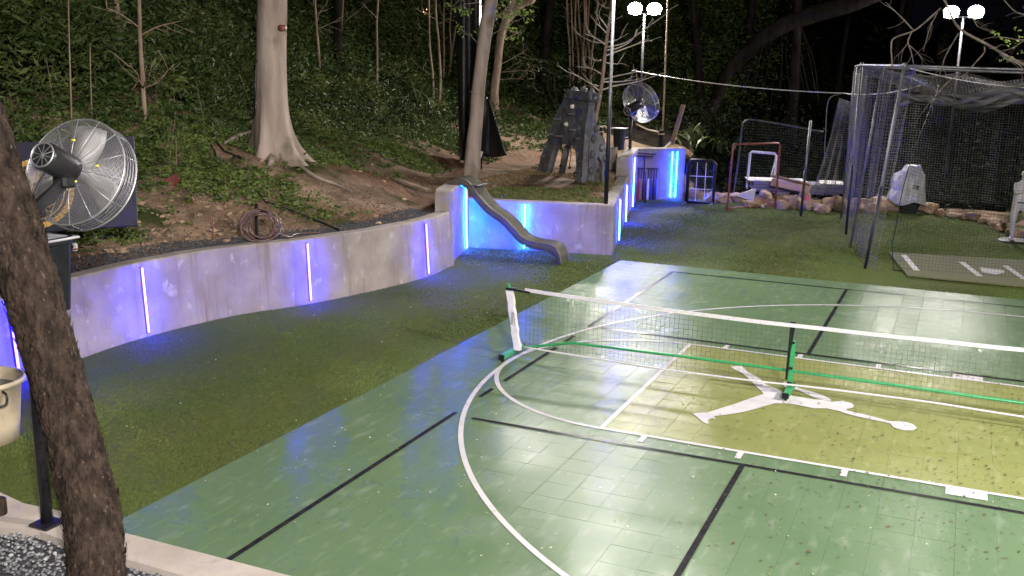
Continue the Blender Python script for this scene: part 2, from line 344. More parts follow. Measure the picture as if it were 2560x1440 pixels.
def fbm(X, Y, s, seed=0, oct=4):
    r = np.random.default_rng(seed); out = np.zeros(X.shape); a = 1.0
    for o in range(oct):
        for k in range(5):
            th = r.uniform(0, 2 * PI); f = s * (2 ** o) * r.uniform(.7, 1.3); out += a * np.sin((X * math.cos(th) + Y * math.sin(th)) * f + r.uniform(0, 6.28)) / 5
        a *= .5
    return out
def sstep(x, a, b):
    t = np.clip((x - a) / (b - a), 0, 1); return t * t * (3 - 2 * t)
def terrain(X, Y, full=False):
    X = np.asarray(X, float); Y = np.asarray(Y, float)
    _, iny = np_sd(YARD, X, Y); dt, it = np_sd(TOE, X, Y)
    s = np.where(it, 0, dt)
    base = .16 + (.97 - .16) * np.maximum(sstep(-X, 5.3, 6.6), 1 - sstep(Y, 12, 14))
    k = 1 - .62 * sstep(X, -7.5, -2)
    prof = np.interp(s, [0, .4, 1.5, 3.2, 7, 14, 40], [0, .05, .46, 1.02, 2.75, 6.4, 17])
    z = base + k * prof + (.05 + .05 * np.clip(s, 0, 3)) * fbm(X, Y, 1.1, 3, 5) * np.clip(s * 1.6, 0, 1) + .02 * fbm(X, Y, 4, 5, 3)
    z = np.where(iny, -.09, z)
    return (z, s, iny) if full else z
def T(u, v, dz=0.0):
    d = ray(u, v).normalized(); ts = np.arange(6, 60, .05)
    z = terrain(CAM.x + d.x * ts, CAM.y + d.y * ts); rz = CAM.z + d.z * ts
    i = int(np.argmax(rz < z)) if (rz < z).any() else len(ts) - 1
    p = CAM + d * ts[i]; return Vector((p.x, p.y, float(terrain(np.array([p.x]), np.array([p.y]))[0]) + dz))
def TZ(x, y): return float(terrain(np.array([x]), np.array([y]))[0])

xs = np.concatenate([np.arange(-60, -24, 3), np.arange(-24, -13, .5), np.arange(-13, -4.2, .13), np.arange(-4.2, 10, .5), np.arange(10, 61, 3)])
ys = np.concatenate([np.arange(-45, -9, 3), np.arange(-9, 20, .15), np.arange(20, 30, .5), np.arange(30, 80, 3)])
X, Y = np.meshgrid(xs, ys); Zt = terrain(X, Y)
nx, ny = len(xs), len(ys); idx = np.arange(nx * ny).reshape(ny, nx)
F = np.stack([idx[:-1, :-1], idx[:-1, 1:], idx[1:, 1:], idx[1:, :-1]], -1).reshape(-1, 4)
me = fast_mesh('hillside', np.stack([X, Y, Zt], -1).reshape(-1, 3), F, M['soil'], True); me.materials.append(M['unlit_mould'])
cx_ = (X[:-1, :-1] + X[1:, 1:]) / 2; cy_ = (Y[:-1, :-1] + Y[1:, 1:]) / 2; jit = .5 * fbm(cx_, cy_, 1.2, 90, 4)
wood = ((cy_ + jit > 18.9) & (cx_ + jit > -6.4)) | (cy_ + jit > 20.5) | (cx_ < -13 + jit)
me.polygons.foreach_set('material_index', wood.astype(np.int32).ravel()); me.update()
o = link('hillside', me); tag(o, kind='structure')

# ------------------------------------------------------------------ lawn (artificial turf)
COURT_X0, COURT_Y0 = -1.513 - 9 * .305, .038 - 6 * .305 - 13 * .305      # tile grid origin (left / near edge)
NXT, NYT = 32, 43
COURT_X1 = COURT_X0 + NXT * .305; COURT_Y1 = COURT_Y0 + NYT * .305
LAWN = [(-5.45, -5.70)] + [(p[0] - .06, p[1]) for p in FRONT1[1:]] + [(-7.1, 5.8), (-7.5, 7.25), (-4.63, 7.93), (-6.14, 13.6), (-6.84, 16.75), (-5.74, 17.8), (-5.2, 18.25), (-3.2, 17.65), (0, 18.8), (2, 18.1), (4, 16.5), (8, 14.8), (14, 12), (14, -5.70)]
mb = MB(); mb.sheet(LAWN, lambda p: (p[0], p[1], -.004)); o = mb.build('lawn', M['turf']); tag(o, kind='structure')
# turf blades
N = 420000
px = rng.uniform(-8.3, 5.2, N * 3); py = rng.uniform(-5.8, 18.4, N * 3)
_, inl = np_sd(LAWN, px, py)
inc = (px > COURT_X0 - .004) & (px < COURT_X1) & (py > COURT_Y0) & (py < COURT_Y1 + .004)
depth = (px - CAM.x) * FWD.x + (py - CAM.y) * FWD.y + (0 - CAM.z) * FWD.z
uu = ((px - CAM.x) * RIGHT.x + (py - CAM.y) * RIGHT.y - CAM.z * RIGHT.z) / depth
keep = inl & ~inc & (depth > 3) & (np.abs(uu) < .56) & (rng.uniform(0, 1, N * 3) < np.clip(13 / depth, .25, 1) ** 1.3)
px, py, depth = px[keep][:N], py[keep][:N], depth[keep][:N]; n = len(px)
a = rng.uniform(0, 2 * PI, n); hgt = rng.uniform(.012, .020, n) * (1 + .2 * fbm(px, py, 2.2, 9, 3)); wd = rng.uniform(.003, .006, n) * np.clip(depth / 11, .8, 2); la = 2.2 * fbm(px, py, 1.5, 61, 4) + rng.normal(0, .7, n); ln = rng.uniform(.4, 1.5, n) * hgt
z0 = -.006 + .008 * fbm(px, py, 1.3, 4, 2)
V = np.empty((n, 3, 3)); V[:, 0] = np.stack([px - np.cos(a) * wd, py - np.sin(a) * wd, z0], -1); V[:, 1] = np.stack([px + np.cos(a) * wd, py + np.sin(a) * wd, z0], -1)
V[:, 2] = np.stack([px + np.cos(la) * ln, py + np.sin(la) * ln, z0 + hgt], -1)
o = link('turf_grass', fast_mesh('turf_grass', V.reshape(-1, 3), np.arange(n * 3).reshape(-1, 3), M['blade'])); tag(o, 'short artificial turf grass covering the yard around the court', 'grass', kind='stuff')

# ------------------------------------------------------------------ court: moulded tiles and painted lines
court = empty('sport_court', (COURT_X0, COURT_Y0, 0)); tag(court, kind='structure')
mb = MB(); mb.box(((COURT_X0 + COURT_X1) / 2, (COURT_Y0 + COURT_Y1) / 2, -.02), (COURT_X1 - COURT_X0 - .01, COURT_Y1 - COURT_Y0 - .01, .04)); mb.build('court_slab', M['tile'], court)
TZ0 = .014
def tile_geo():
    h = .305 / 2 - .0004; b = .0014
    V = [(-h, -h, -.012), (h, -h, -.012), (h, h, -.012), (-h, h, -.012), (-h, -h, -b), (h, -h, -b), (h, h, -b), (-h, h, -b), (-h + b, -h + b, 0), (h - b, -h + b, 0), (h - b, h - b, 0), (-h + b, h - b, 0)]
    Fq = [(8, 9, 10, 11)] + [(k + j, k + (j + 1) % 4, k + 4 + (j + 1) % 4, k + 4 + j) for k in (0, 4) for j in range(4)]
    return V, Fq
TV, TF = tile_geo(); tmeshes = []
for mm in ('tile', 'tile_key'):
    me = bpy.data.meshes.new('tile'); me.from_pydata(TV, [], TF); me.materials.append(M[mm]); tmeshes.append(me)
cells = []
for i in range(NXT):
    for j in range(NYT):
        c = Vector((COURT_X0 + (i + .5) * .305, COURT_Y0 + (j + .5) * .305, TZ0)); d = c - CAM; zc = d.dot(FWD)
        if zc <= .5: key = 1e9
        else:
            u_, v_ = d.dot(RIGHT) / zc * FPX, d.dot(DOWN) / zc * FPX
            key = d.length if abs(u_) < 1310 and abs(v_) < 750 else 1000 + d.length
        cells.append((key, i, j, c))
cells.sort(key=lambda t: t[0]); rest = [MB(), MB()]
for k, (key, i, j, c) in enumerate(cells):
    limekey = i >= 9 and 13 <= j < 25
    c = c + Vector((0, 0, random.uniform(-.0003, .0003))); rx, ry = random.gauss(0, .0028), random.gauss(0, .0028)
    if k < 300:
        o = bpy.data.objects.new('tile', tmeshes[int(limekey)]); COL.objects.link(o); o.parent = court; o.location = c - court.location; o.rotation_euler = (rx, ry, 0)
    else:
        rest[int(limekey)].add([(c.x + v[0], c.y + v[1], c.z + v[2] + rx * v[1] - ry * v[0]) for v in TV], TF)
for m_, mn in zip(rest, ('tile', 'tile_key')): tag(m_.build('tile_field', M[mn], court), kind='stuff')
LZ = TZ0 + .0045
def line_part(name, poly_list, m):
    mb = MB()
    for poly in poly_list: mb.sheet(poly, lambda p: (p[0], p[1], LZ))
    return mb.build(name, m, court)
def strip(x0, y0, x1, y1): return [(x0, y0), (x1, y0), (x1, y1), (x0, y1)]
def arc_strip(cx, cy, r, a0, a1, wd=.052, n=90):
    return [(cx + (r + wd / 2) * math.cos(R(a0 + (a1 - a0) * i / n)), cy + (r + wd / 2) * math.sin(R(a0 + (a1 - a0) * i / n))) for i in range(n + 1)] + \
           [(cx + (r - wd / 2) * math.cos(R(a1 + (a0 - a1) * i / n)), cy + (r - wd / 2) * math.sin(R(a1 + (a0 - a1) * i / n))) for i in range(n + 1)]
FTX, LY, RC = -1.513, .038, 1.838; RX, R3 = 2.584, 5.92; hw = .026
LZ += .0005; line_part('three_point_line', [arc_strip(RX, LY, R3, 84, 276, n=140)], M['white_paint'])
LZ += .0005; line_part('free_throw_circle', [arc_strip(FTX, LY, RC, 90, 270)], M['white_paint'])
LZ += .0005; line_part('free_throw_line', [strip(FTX - hw, LY - 1.83, FTX + hw, LY + 1.83)], M['white_paint'])
LZ += .0005
for sgn in (-1, 1):
    yl = LY + sgn * 1.838; line_part('lane_line', [strip(FTX - hw, yl - hw, 4.6, yl + hw)], M['white_paint'])
    LZ += .0005
    for xm in (-1.045, -.08, .885): line_part('lane_mark', [strip(xm - .03, yl + sgn * hw, xm + .03, yl + sgn * (hw + .17))], M['white_paint'])
    line_part('lane_block', [strip(1.75, yl + sgn * hw, 2.09, yl + sgn * (hw + .17))], M['white_paint'])
LZ -= .001
def black_run(name, p0, p1, wd=.052):
    """pickleball line cut where it would meet the white arcs"""
    L = math.dist(p0, p1); n = int(L / .02); run = []; runs = []
    for i in range(n + 1):
        x, y = p0[0] + (p1[0] - p0[0]) * i / n, p0[1] + (p1[1] - p0[1]) * i / n
        d3 = abs(math.hypot(x - RX, y - LY) - R3); dc = abs(math.hypot(x - FTX, y - LY) - RC) if x < FTX else 9
        dl = min(abs(abs(y - LY) - 1.838), 9) if x > FTX and abs(p0[0] - p1[0]) < .01 else 9
        if min(d3, dc, dl) < .085:
            if len(run) > 3: runs.append((run[0], run[-1]))
            run = []
        else: run.append((x, y))
    if len(run) > 3: runs.append((run[0], run[-1]))
    ex, ey = (p1[1] - p0[1]) / L * wd / 2, -(p1[0] - p0[0]) / L * wd / 2
    line_part(name, [[(a[0] + ex, a[1] + ey), (b[0] + ex, b[1] + ey), (b[0] - ex, b[1] - ey), (a[0] - ex, a[1] - ey)] for a, b in runs], M['black_paint'])
black_run('pickleball_sideline', (-3.05, COURT_Y0 + .01), (-3.05, 6.69)); black_run('pickleball_sideline', (3.05, COURT_Y0 + .01), (3.05, 6.69))
black_run('pickleball_baseline', (-3.08, 6.71), (3.08, 6.71))
black_run('kitchen_line', (-3.02, 2.13), (3.02, 2.13)); black_run('kitchen_line', (-3.02, -2.13), (3.02, -2.13))
black_run('pickleball_centre_line', (0, 2.16), (0, 6.68)); black_run('pickleball_centre_line', (0, COURT_Y0 + .01), (0, -2.16))
# emblem painted in the key
Z2 = [(212, 690), (300, 686), (350, 735), (430, 775), (500, 838), (570, 862), (625, 895), (700, 925), (790, 940), (880, 955), (960, 958), (1020, 975), (1060, 970), (1110, 965), (1180, 985), (1200, 1005), (1190, 1020), (1145, 1030), (1135, 1042), (1250, 1068), (1380, 1098), (1480, 1128),
      (1510, 1131), (1560, 1129), (1620, 1137), (1670, 1152), (1700, 1178), (1698, 1192), (1670, 1202), (1600, 1202), (1545, 1190), (1510, 1172), (1490, 1146), (1380, 1122), (1250, 1097), (1150, 1072), (1080, 1047), (985, 1027), (880, 1026), (780, 1006), (700, 991), (640, 986), (570, 986), (480, 1010), (390, 1036), (300, 1058), (200, 1075), (130, 1083), (80, 1087), (94, 1114), (66, 1104), (45, 1110), (30, 1120), (41, 1146), (18, 1149), (-10, 1135), (-50, 1100), (-91, 1066), (-20, 1060), (20, 1062), (75, 1045), (150, 1020), (250, 990), (330, 960), (420, 930), (478, 912), (450, 880), (410, 845), (370, 800), (330, 765), (290, 735), (240, 715)]
Z3 = [(625, 822), (645, 812), (690, 838), (770, 868), (850, 888), (930, 913), (1012, 950), (1015, 968), (940, 953), (870, 937), (840, 920), (760, 884), (700, 868), (640, 850)]
LZ += .001
g2 = lambda p: tuple(G(1760 + p[0] / 3.2, 700 + p[1] / 3.2, LZ).xy)
line_part('painted_emblem', [[g2(p) for p in Z2], [g2(p) for p in Z3]], M['white_paint'])

# ------------------------------------------------------------------ fallen leaves on court
n = 1500; V = []; F = []; k = 0
tries = 0
def leafspots():
    while True:
        r = random.random()
        if r < .62: x, y = random.gauss(1.9, 1.2), random.gauss(-.6, 1.6)
        elif r < .8: x, y = random.gauss(2.2, .8), random.gauss(2.0, .6)
        elif r < .95: x, y = random.gauss(1.2, 1.3), random.gauss(-3, 1.0)
        else: x, y = random.uniform(-4.2, 4), random.uniform(-5.6, 7)
        if COURT_X0 < x < 4.5 and COURT_Y0 < y < COURT_Y1: return x, y
for i in range(n):
    x, y = leafspots(); a = random.uniform(0, 6.28); L = random.uniform(.008, .024); Wd = L * random.uniform(.3, .6); z = LZ + .002
    c, s_ = math.cos(a), math.sin(a); V += [(x - c * L, y - s_ * L, z), (x - s_ * Wd, y + c * Wd, z + random.uniform(.001, .008)), (x + c * L, y + s_ * L, z + random.uniform(0, .012)), (x + s_ * Wd, y - c * Wd, z + random.uniform(.001, .006))]; F.append((k, k + 1, k + 2, k + 3)); k += 4
o = link('fallen_leaves', fast_mesh('fallen_leaves', V, F, M['court_leaf'])); tag(o, 'small fallen leaves and twigs scattered over the court', 'leaves', kind='stuff')
V = []; F = []; k = 0
for i in range(330):
    x, y = (random.uniform(-7.5, -4.2), random.uniform(-4, 8)) if random.random() < .45 else (random.uniform(-4.2, 2.5), random.uniform(-5.4, -1.5))
    z = .034 if x < COURT_X0 else LZ + .003; L = random.uniform(.006, .017); a = random.uniform(0, 6.28); c, s_ = math.cos(a), math.sin(a)
    V += [(x - c * L, y - s_ * L, z), (x - s_ * L * .5, y + c * L * .5, z + .006), (x + c * L, y + s_ * L, z + .004), (x + s_ * L * .5, y - c * L * .5, z + .002)]; F.append((k, k + 1, k + 2, k + 3)); k += 4
o = link('fallen_petals', fast_mesh('fallen_petals', V, F, mat('petal', (.45, .46, .30), (.7, .68, .55), scale=20))); tag(o, 'tiny pale petals dropped on the turf and court', 'petals', kind='stuff')

# ------------------------------------------------------------------ concrete curb and gravel bed in the foreground
far_e = [(-6.6, -5.35), (-5.9, -5.5)] + [tuple(G(u, v).xy) for u, v in ((0, 1240), (60, 1268), (165, 1290))] + [(COURT_X0 + .12, COURT_Y0 - .004), (6, COURT_Y0 - .004)]
near_e = [(6, -6.12), (-3.27, -6.09), (-3.76, -6.08), (-4.29, -6.06), (-4.62, -6.03), (-5.1, -6.15), (-5.9, -6.05), (-6.6, -5.85)]
mb = MB(); mb.prism(far_e + near_e, lambda p: (p[0], p[1], .035), lambda p: (p[0], p[1], -.12)); o = mb.build('concrete_kerb', M['curb']); tag(o, kind='structure')
bed = [(-7.2, -5.6)] + [(p[0], p[1] + .02) for p in reversed(near_e)] + [(6, -9.5), (-7.2, -9.5)]
mb = MB(); mb.sheet(bed, lambda p: (p[0], p[1], -.03)); o = mb.build('gravel_bed', M['darkgravel']); tag(o, kind='structure')
tmpl = []
for s_ in range(6):
    q = MB(); q.rock((0, 0, 0), (1, .8, .6), 300 + s_, 1); tmpl.append((np.array(q.v), np.array(q.f)))
def scatter_stones(name, pts, smin, smax, m, label):
    Vs = []; Fs = []; o_ = 0
    for (x, y, z) in pts:
        v, f = tmpl[random.randrange(6)]; s_ = random.uniform(smin, smax); a, b = random.uniform(0, 6.28), random.uniform(-.6, .6)
        Rm = np.array(Matrix.Rotation(a, 3, 'Z') @ Matrix.Rotation(b, 3, 'X')); Vs.append((v * s_) @ Rm.T + np.array([x, y, z])); Fs.append(f + o_); o_ += len(v)
    o = link(name, fast_mesh(name, np.concatenate(Vs), np.concatenate(Fs), m)); return tag(o, label, 'gravel', kind='stuff')
pts = []
while len(pts) < 4200:
    x, y = random.uniform(-5.4, -1.8), random.uniform(-7.6, -6.03); d, ii = np_sd(near_e + far_e, np.array([x]), np.array([y]))
    if not ii[0]: pts.append((x, y, random.uniform(-.02, .012)))
scatter_stones('gravel', pts, .022, .05, M['stone'], 'loose grey gravel around the foot of the leaning tree')
pts = []
L1 = smooth_path([Vector((p[0], p[1], 0)) for p in FRONT1[1:]], 40)
for i in range(9000):
    p = random.choice(L1[:-1]); q = random.uniform(.32, .86) if random.random() < .85 else random.uniform(.32, 1.3); pts.append((p.x - q + random.uniform(-.05, .05), p.y + random.uniform(-.1, .1)))
pts = np.array(pts); zz = terrain(pts[:, 0], pts[:, 1]); scatter_stones('drainage_gravel', [(x, y, z + .005) for (x, y), z in zip(pts, zz) if z > .5], .02, .045, M['darkgravel'], 'dark drainage gravel strip behind the curved wall')

# ------------------------------------------------------------------ retaining walls
def wall(name, line, h, th, batter, label, n=6, sharp=False, z0=-.1, top_wob=.012):
    P = [Vector((p[0], p[1])) for p in line] if sharp else [Vector((p.x, p.y)) for p in smooth_path([Vector((q[0], q[1], 0)) for q in line], n)]
    if sharp:
        Q = []
        for i in range(len(P) - 1):
            m = max(2, int((P[i + 1] - P[i]).length / .35))
            for j in range(m): Q.append((P[i].lerp(P[i + 1], j / m), j == 0))
        Q.append((P[-1], True)); P = [q[0] for q in Q]
    prof = [(0, z0), (batter * .5, h * .5), (batter, h - .018), (batter + .018, h), (th - .015, h), (th, h - .02), (th, z0)]
    V = []; F = []; k = len(prof)
    for i, p in enumerate(P):
        a = (p - P[i - 1]).normalized() if i else None; b = (P[i + 1] - p).normalized() if i < len(P) - 1 else None
        t = a if b is None else b if a is None else (a + b).normalized(); nn = Vector((-t.y, t.x)); sc = 1.0
        if a is not None and b is not None: sc = 1 / max(.35, nn.dot(Vector((-b.y, b.x))))
        dz = top_wob * noise.noise(Vector((p.x * 1.3, p.y * 1.3, 3)))
        wob = .008 * noise.noise(Vector((p.x * 2, p.y * 2, 9)))
        for o_, z in prof:
            q = p + nn * ((o_ + (wob if 0 < o_ < .1 else 0)) * sc); V.append((q.x, q.y, z + (dz if z > .3 else 0)))
    for i in range(len(P) - 1):
        for j in range(k - 1): F.append((i * k + j, i * k + k + j, i * k + k + j + 1, i * k + j + 1))
    F.append(tuple(range(k))); F.append(tuple(range(len(P) * k - 1, (len(P) - 1) * k - 1, -1)))
    mb = MB(); mb.add(V, F); o = mb.build(name, M['concrete']); return tag(o, label, 'wall')
W1 = wall('retaining_wall', FRONT1, 1.0, .30, .07, 'long curved grey concrete retaining wall along the turf below the planted bank', 8)
W2 = wall('retaining_wall', [(p[0] + .012, p[1]) for p in FRONT2], 1.37, .36, .03, 'short raised concrete wall section that carries the top of the slide', 6)
W3 = wall('retaining_wall', FRONT3, 1.0, .27, .012, 'low L-shaped concrete wall behind and right of the slide, edging the play terrace', sharp=True)
W5 = wall('retaining_wall', [(FRONT5[0][0] + .012, FRONT5[0][1]), FRONT5[1], FRONT5[2]], 1.46, .34, .0, 'tall concrete corner wall behind the rack of baseball bats', sharp=True)
mb = MB(); mb.box((-7.3, 15.35, 1.2), (.55, .55, .7), Matrix.Rotation(R(13), 3, 'Z'), .02); o = mb.build('concrete_pillar', M['concrete']); tag(o, 'squat square concrete pillar left of the raised corner wall', 'pillar')

# LED light strips set into the walls
def light_strip(base, top, n, m, label, group='LED strips on the walls'):
    base, top = Vector(base), Vector(top); r = empty('light_strip', base, 0, label, 'light strip', group)
    d = (top - base).normalized(); s_ = d.cross(n).normalized()
    mb = MB(); mb.beam(base + n * .010, top + n * .010, .018, .024, n); mb.build('channel', M['steel'], r)
    mb = MB()
    A = [base + n * .004, top + n * .004]; q = []
    for p in A:
        for k in range(7): a = PI * k / 6; q.append(p + s_ * (.015 * math.cos(a)) + n * (.022 + .019 * math.sin(a)))
    F = [(k, k + 1, 8 + k, 7 + k) for k in range(6)] + [tuple(range(6, -1, -1)), tuple(range(7, 14))]
    mb.add(q, F); mb.build('diffuser', m, r)
    for p in (base, top): mb = MB(); mb.box(p + n * .006 + d * (.0 if p is base else .004), (.03, .03, .012), Matrix((s_, n, d)).transposed()); mb.build('end_cap', M['steel'], r)
def on_front(line, p, sharp=False):
    best = None; P = [Vector((q[0], q[1])) for q in line] if sharp else [q.xy for q in smooth_path([Vector((q[0], q[1], 0)) for q in line], 8)]
    for a, b in zip(P, P[1:]):
        e = b - a; t = max(0, min(1, (p.xy - a).dot(e) / e.length_squared)); c = a + e * t; dd = (c - p.xy).length
        if best is None or dd < best[0]: best = (dd, c, Vector((e.y, -e.x)).normalized())
    return best[1], best[2]
def strip_at(line, u, v, h, batter, m, label, sharp=False, shift=0.0):
    c, n2 = on_front(line, G(u, v), sharp); n3 = Vector((n2.x, n2.y, 0)); b = Vector((c.x, c.y, .06)) + n3 * (.012 - batter * .06); t = Vector((c.x, c.y, h)) - n3 * (batter * h - .012)
    e = Vector((-n2.y, n2.x, 0)) * shift; light_strip(b + e, t + e, (n3 + Vector((0, 0, batter))).normalized(), m, label)
strip_at(FRONT1, 40, 960, .93, .07, M['led_blue'], 'glowing blue strip on the curved wall behind the leaning tree, nearest the tub')
strip_at(FRONT1, 370, 842, .93, .07, M['led_blue'], 'glowing blue strip on the curved wall just right of the leaning tree')
strip_at(FRONT1, 783, 762, .93, .07, M['led_blue'], 'glowing blue strip on the curved wall below the coiled hose side, midway along it')
strip_at(FRONT1, 1068, 692, .93, .07, M['led_blue'], 'glowing blue strip near the far end of the curved wall, left of the slide')
strip_at(FRONT2, 1150, 615, 1.24, .03, M['led_azure'], 'bright cyan strip in the corner under the top of the slide', shift=-.38)
strip_at(FRONT3, 1306, 630, .93, .012, M['led_azure'], 'sky blue strip on the low wall behind the middle of the slide', True)
strip_at(FRONT3, 1541, 607, .93, .012, M['led_sky'], 'blue strip nearest the terrace wall corner on its shaded side', True)
strip_at(FRONT3, 1560, 560, .93, .012, M['led_sky'], 'second blue strip from the terrace wall corner along its side', True)
strip_at(FRONT5, 1577, 522, 1.36, .0, M['led_sky'], 'tall blue strip on the raised wall left of the bat rack', True)
strip_at(FRONT5, 1651, 492, 1.36, .0, M['led_twin'], 'left one of the twin cyan strips on the wall right of the bats', True)
strip_at(FRONT5, 1664, 492, 1.36, .0, M['led_twin'], 'right one of the twin cyan strips on the wall right of the bats', True)

# ------------------------------------------------------------------ floodlights on poles
def flood_pole(base, top_z, aim, label, span=.62, pole_r=.05, lean=(0, 0), wrap=0.0, n=2, lens='lens'):
    b = Vector(base); t = Vector((b.x + lean[0], b.y + lean[1], top_z)); r = empty('floodlight_pole', b, 0, label, 'floodlight', 'floodlight poles')
    mb = MB(); mb.tube([b - Vector((0, 0, .05)), t], [pole_r, pole_r * .75], 12); mb.build('pole', M['dimsteel'] if lens == 'lens_far' else M['steel'], r, True)
    if wrap: mb = MB(); q = b.lerp(t, wrap); mb.tube([b, q], pole_r * 1.15, 12); mb.build('pole_wrap', M['black_plastic'], r, True)
    d = (Vector(aim) - t).normalized(); side = d.cross(Vector((0, 0, 1))).normalized(); up = side.cross(d)
    mb = MB(); mb.tube([t - side * span * .55, t + side * span * .55], .022, 8); mb.build('crossbar', M['steel'], r, True)
    Rm = Matrix((side, d, up)).transposed()
    for k in range(n):
        c = t + side * ((k - (n - 1) / 2) * span) + Vector((0, 0, .16)) + d * .05
        kk = 1.3 if lens == 'lens_far' else 1.0; mb = MB(); V = []; ns = 24
        for q_, e_ in ((.35, -.16), (.75, -.13), (1.0, -.05), (1.08, .012), (1.02, .014), (.98, -.004)): V += [c + side * (.175 * kk * q_ * math.cos(2 * PI * j / ns)) + up * (.15 * kk * q_ * math.sin(2 * PI * j / ns)) + d * e_ for j in range(ns)]
        mb.add(V, [(i * ns + j, i * ns + (j + 1) % ns, i * ns + ns + (j + 1) % ns, i * ns + ns + j) for i in range(5) for j in range(ns)] + [tuple(range(ns - 1, -1, -1))])
        for f in range(7): mb.box(c - d * .115 + side * ((f - 3) * .045), (.012, .05, .24), Rm)
        h = mb.build('lamp_housing', M['black_metal'], r)
        mb = MB(); k_ = 1.0 if lens != 'lens_far' else 1.3; mb.sheet([(.175 * k_ * math.cos(2 * PI * q / 20), .15 * k_ * math.sin(2 * PI * q / 20)) for q in range(20)], lambda p: c + side * p[0] + up * p[1] + d * .003)
        me = mb.mesh('lens'); me.materials.append(M[lens])
        if me.polygons[0].normal.dot(d) < 0: me.flip_normals()
        link('lens', me, h)
        if lens in ('lens', 'lens_side'):
            mb = MB(); mb.box(c + up * .155 + d * .10, (.36, .24, .006), Rm); mb.build('added_visor', M['black_metal'], h)  # plate added on the unseen lamps, cuts light reaching woods and upper bank
        mb = MB(); mb.tube([c + side * .2, c + side * .2 - Vector((0, 0, .17)), c - side * .2 - Vector((0, 0, .17)), c - side * .2], .012, 6); mb.build('bracket', M['steel'], r)
    return r
flood_pole((-8.3, 21.6, TZ(-8.3, 21.6)), 5.42, (-2.5, 5, 0), 'tall floodlight pole with two lamps beyond the far fan and bare sapling', .62, lens='lens_far')
flood_pole((1.15, 24.2, TZ(1.15, 24.2)), 5.45, (0, 4, 0), 'floodlight pole with two lamps glaring behind the batting cage', .70, lens='lens_far')
flood_pole((-4.82, 8.0, .99), 5.42, (-2.0, 1.5, 0), 'slim pole standing on the terrace wall corner, black below and silver above', .6, .036, (-.06, .16), .48, lens='lens_mid')
flood_pole((7.6, -3.5, -.1), 6.4, (-1.5, .5, 0), 'floodlight pole at the right of the court, out of view', .62, lens='lens_side')
flood_pole((4.6, -13.6, -.1), 6.8, (-6.0, 2.0, .5), 'floodlight pole behind the viewpoint, out of view', .62)
#@@OBJECTS
# ------------------------------------------------------------------ pickleball net
NY = .2
net = empty('pickleball_net', (-3.35, NY, TZ0), 0, 'portable pickleball net with green frame and white top tape across the court', 'net')
zf = TZ0 + .05
pb = Vector((-3.33, NY, zf + .05)); pt = onY(1272, 722, NY); pt = Vector((pt.x, NY, .93))
mb = MB(); mb.tube([pb, pt], .022, 10); mb.build('end_post', M['net_green'], net, True)
mb = MB()
P = []
for i in range(15):
    t = i / 14; c = pb.lerp(pt + Vector((0, 0, -.06)), t); wv = .004 * math.sin(t * 17) + .003 * math.sin(t * 41); ww = .042 + .003 * math.sin(t * 23)
    P.append([(c.x - .028 + wv, c.y - .030, c.z), (c.x - .028 + ww * 2 + wv, c.y - .034, c.z), (c.x - .028 + ww * 2 + wv, c.y + .026, c.z), (c.x - .028 + wv, c.y + .028, c.z)])
V = [q for r_ in P for q in r_]; F = [(i * 4 + j, i * 4 + (j + 1) % 4, i * 4 + 4 + (j + 1) % 4, i * 4 + 4 + j) for i in range(14) for j in range(4)] + [(3, 2, 1, 0), (56, 57, 58, 59)]
mb.add(V, F); sleeve = mb.build('post_sleeve', M['white_cloth'], net)
tc = bpy.data.curves.new('txt', 'FONT'); tc.body = 'Fostoy'; tc.size = .062; tc.extrude = .0004; tc.shear = .25; tc.align_x = 'CENTER'; tc.align_y = 'CENTER'
to = bpy.data.objects.new('txt', tc); COL.objects.link(to); dg = bpy.context.evaluated_depsgraph_get(); tme = bpy.data.meshes.new_from_object(to.evaluated_get(dg)); bpy.data.objects.remove(to)
c = pb.lerp(pt, .50); tme.transform(Matrix.Translation((c.x + .006, c.y - .041, c.z)) @ Matrix(((0, -1, 0, 0), (0, 0, -1, 0), (1, 0, 0, 0), (0, 0, 0, 1)))); tme.materials.clear(); tme.materials.append(M['black_plastic'])
link('lettering', tme, sleeve)
q = [(c.x + .034 + .010 * math.cos(a / 10 * 2.6), c.y - .040, c.z - .10 + .19 * a / 10) for a in range(11)]
mb = MB(); mb.tube(q, [.001, .0032, .002, .001], 4); mb.build('swoosh_mark', M['black_plastic'], sleeve)
mb = MB(); mb.box(pt + Vector((.03, -.002, -.035)), (.125, .07, .032), None, .006); mb.beam(pt + Vector((.05, -.03, -.035)), pt + Vector((.30, -.03, -.052)), .012, .026); mb.build('tension_strap', M['black_plastic'], net)
mb = MB(); mb.box(pt + Vector((-.008, 0, .005)), (.03, .03, .05), None, .004); mb.build('post_cap', M['net_green'], net)
def t_foot(x, y0, y1):
    mb = MB(); mb.beam((x, y0, zf + .02), (x, y1, zf + .02), .07, .062, bev=.008); f = mb.build('foot_bar', M['net_green'], net)
    for yy, sg in ((y0, -1), (y1, 1)):
        mb = MB(); mb.box((x, yy + sg * .012, zf + .02), (.074, .024, .066), None, .006); mb.build('end_plug', M['black_plastic'], f)
        mb = MB(); mb.lathe([(.026, -.012), (.026, .012)], 14, (x, yy - sg * .03, TZ0 + .027), (1, 0, 0)); mb.build('caster', M['black_plastic'], f)
        mb = MB(); mb.box((x, yy - sg * .03, TZ0 + .042), (.034, .03, .03)); mb.build('caster_fork', M['white_cloth'], f)
t_foot(-3.40, -.10, .52); t_foot(.05, -.02, .42); t_foot(3.4, -.10, .52)
mb = MB(); zz = [(-3.36, .13), (-3.2, .15), (-2.62, .285), (-1.2, .30), (.05, .30), (1.3, .295), (2.62, .285), (3.36, .13)]
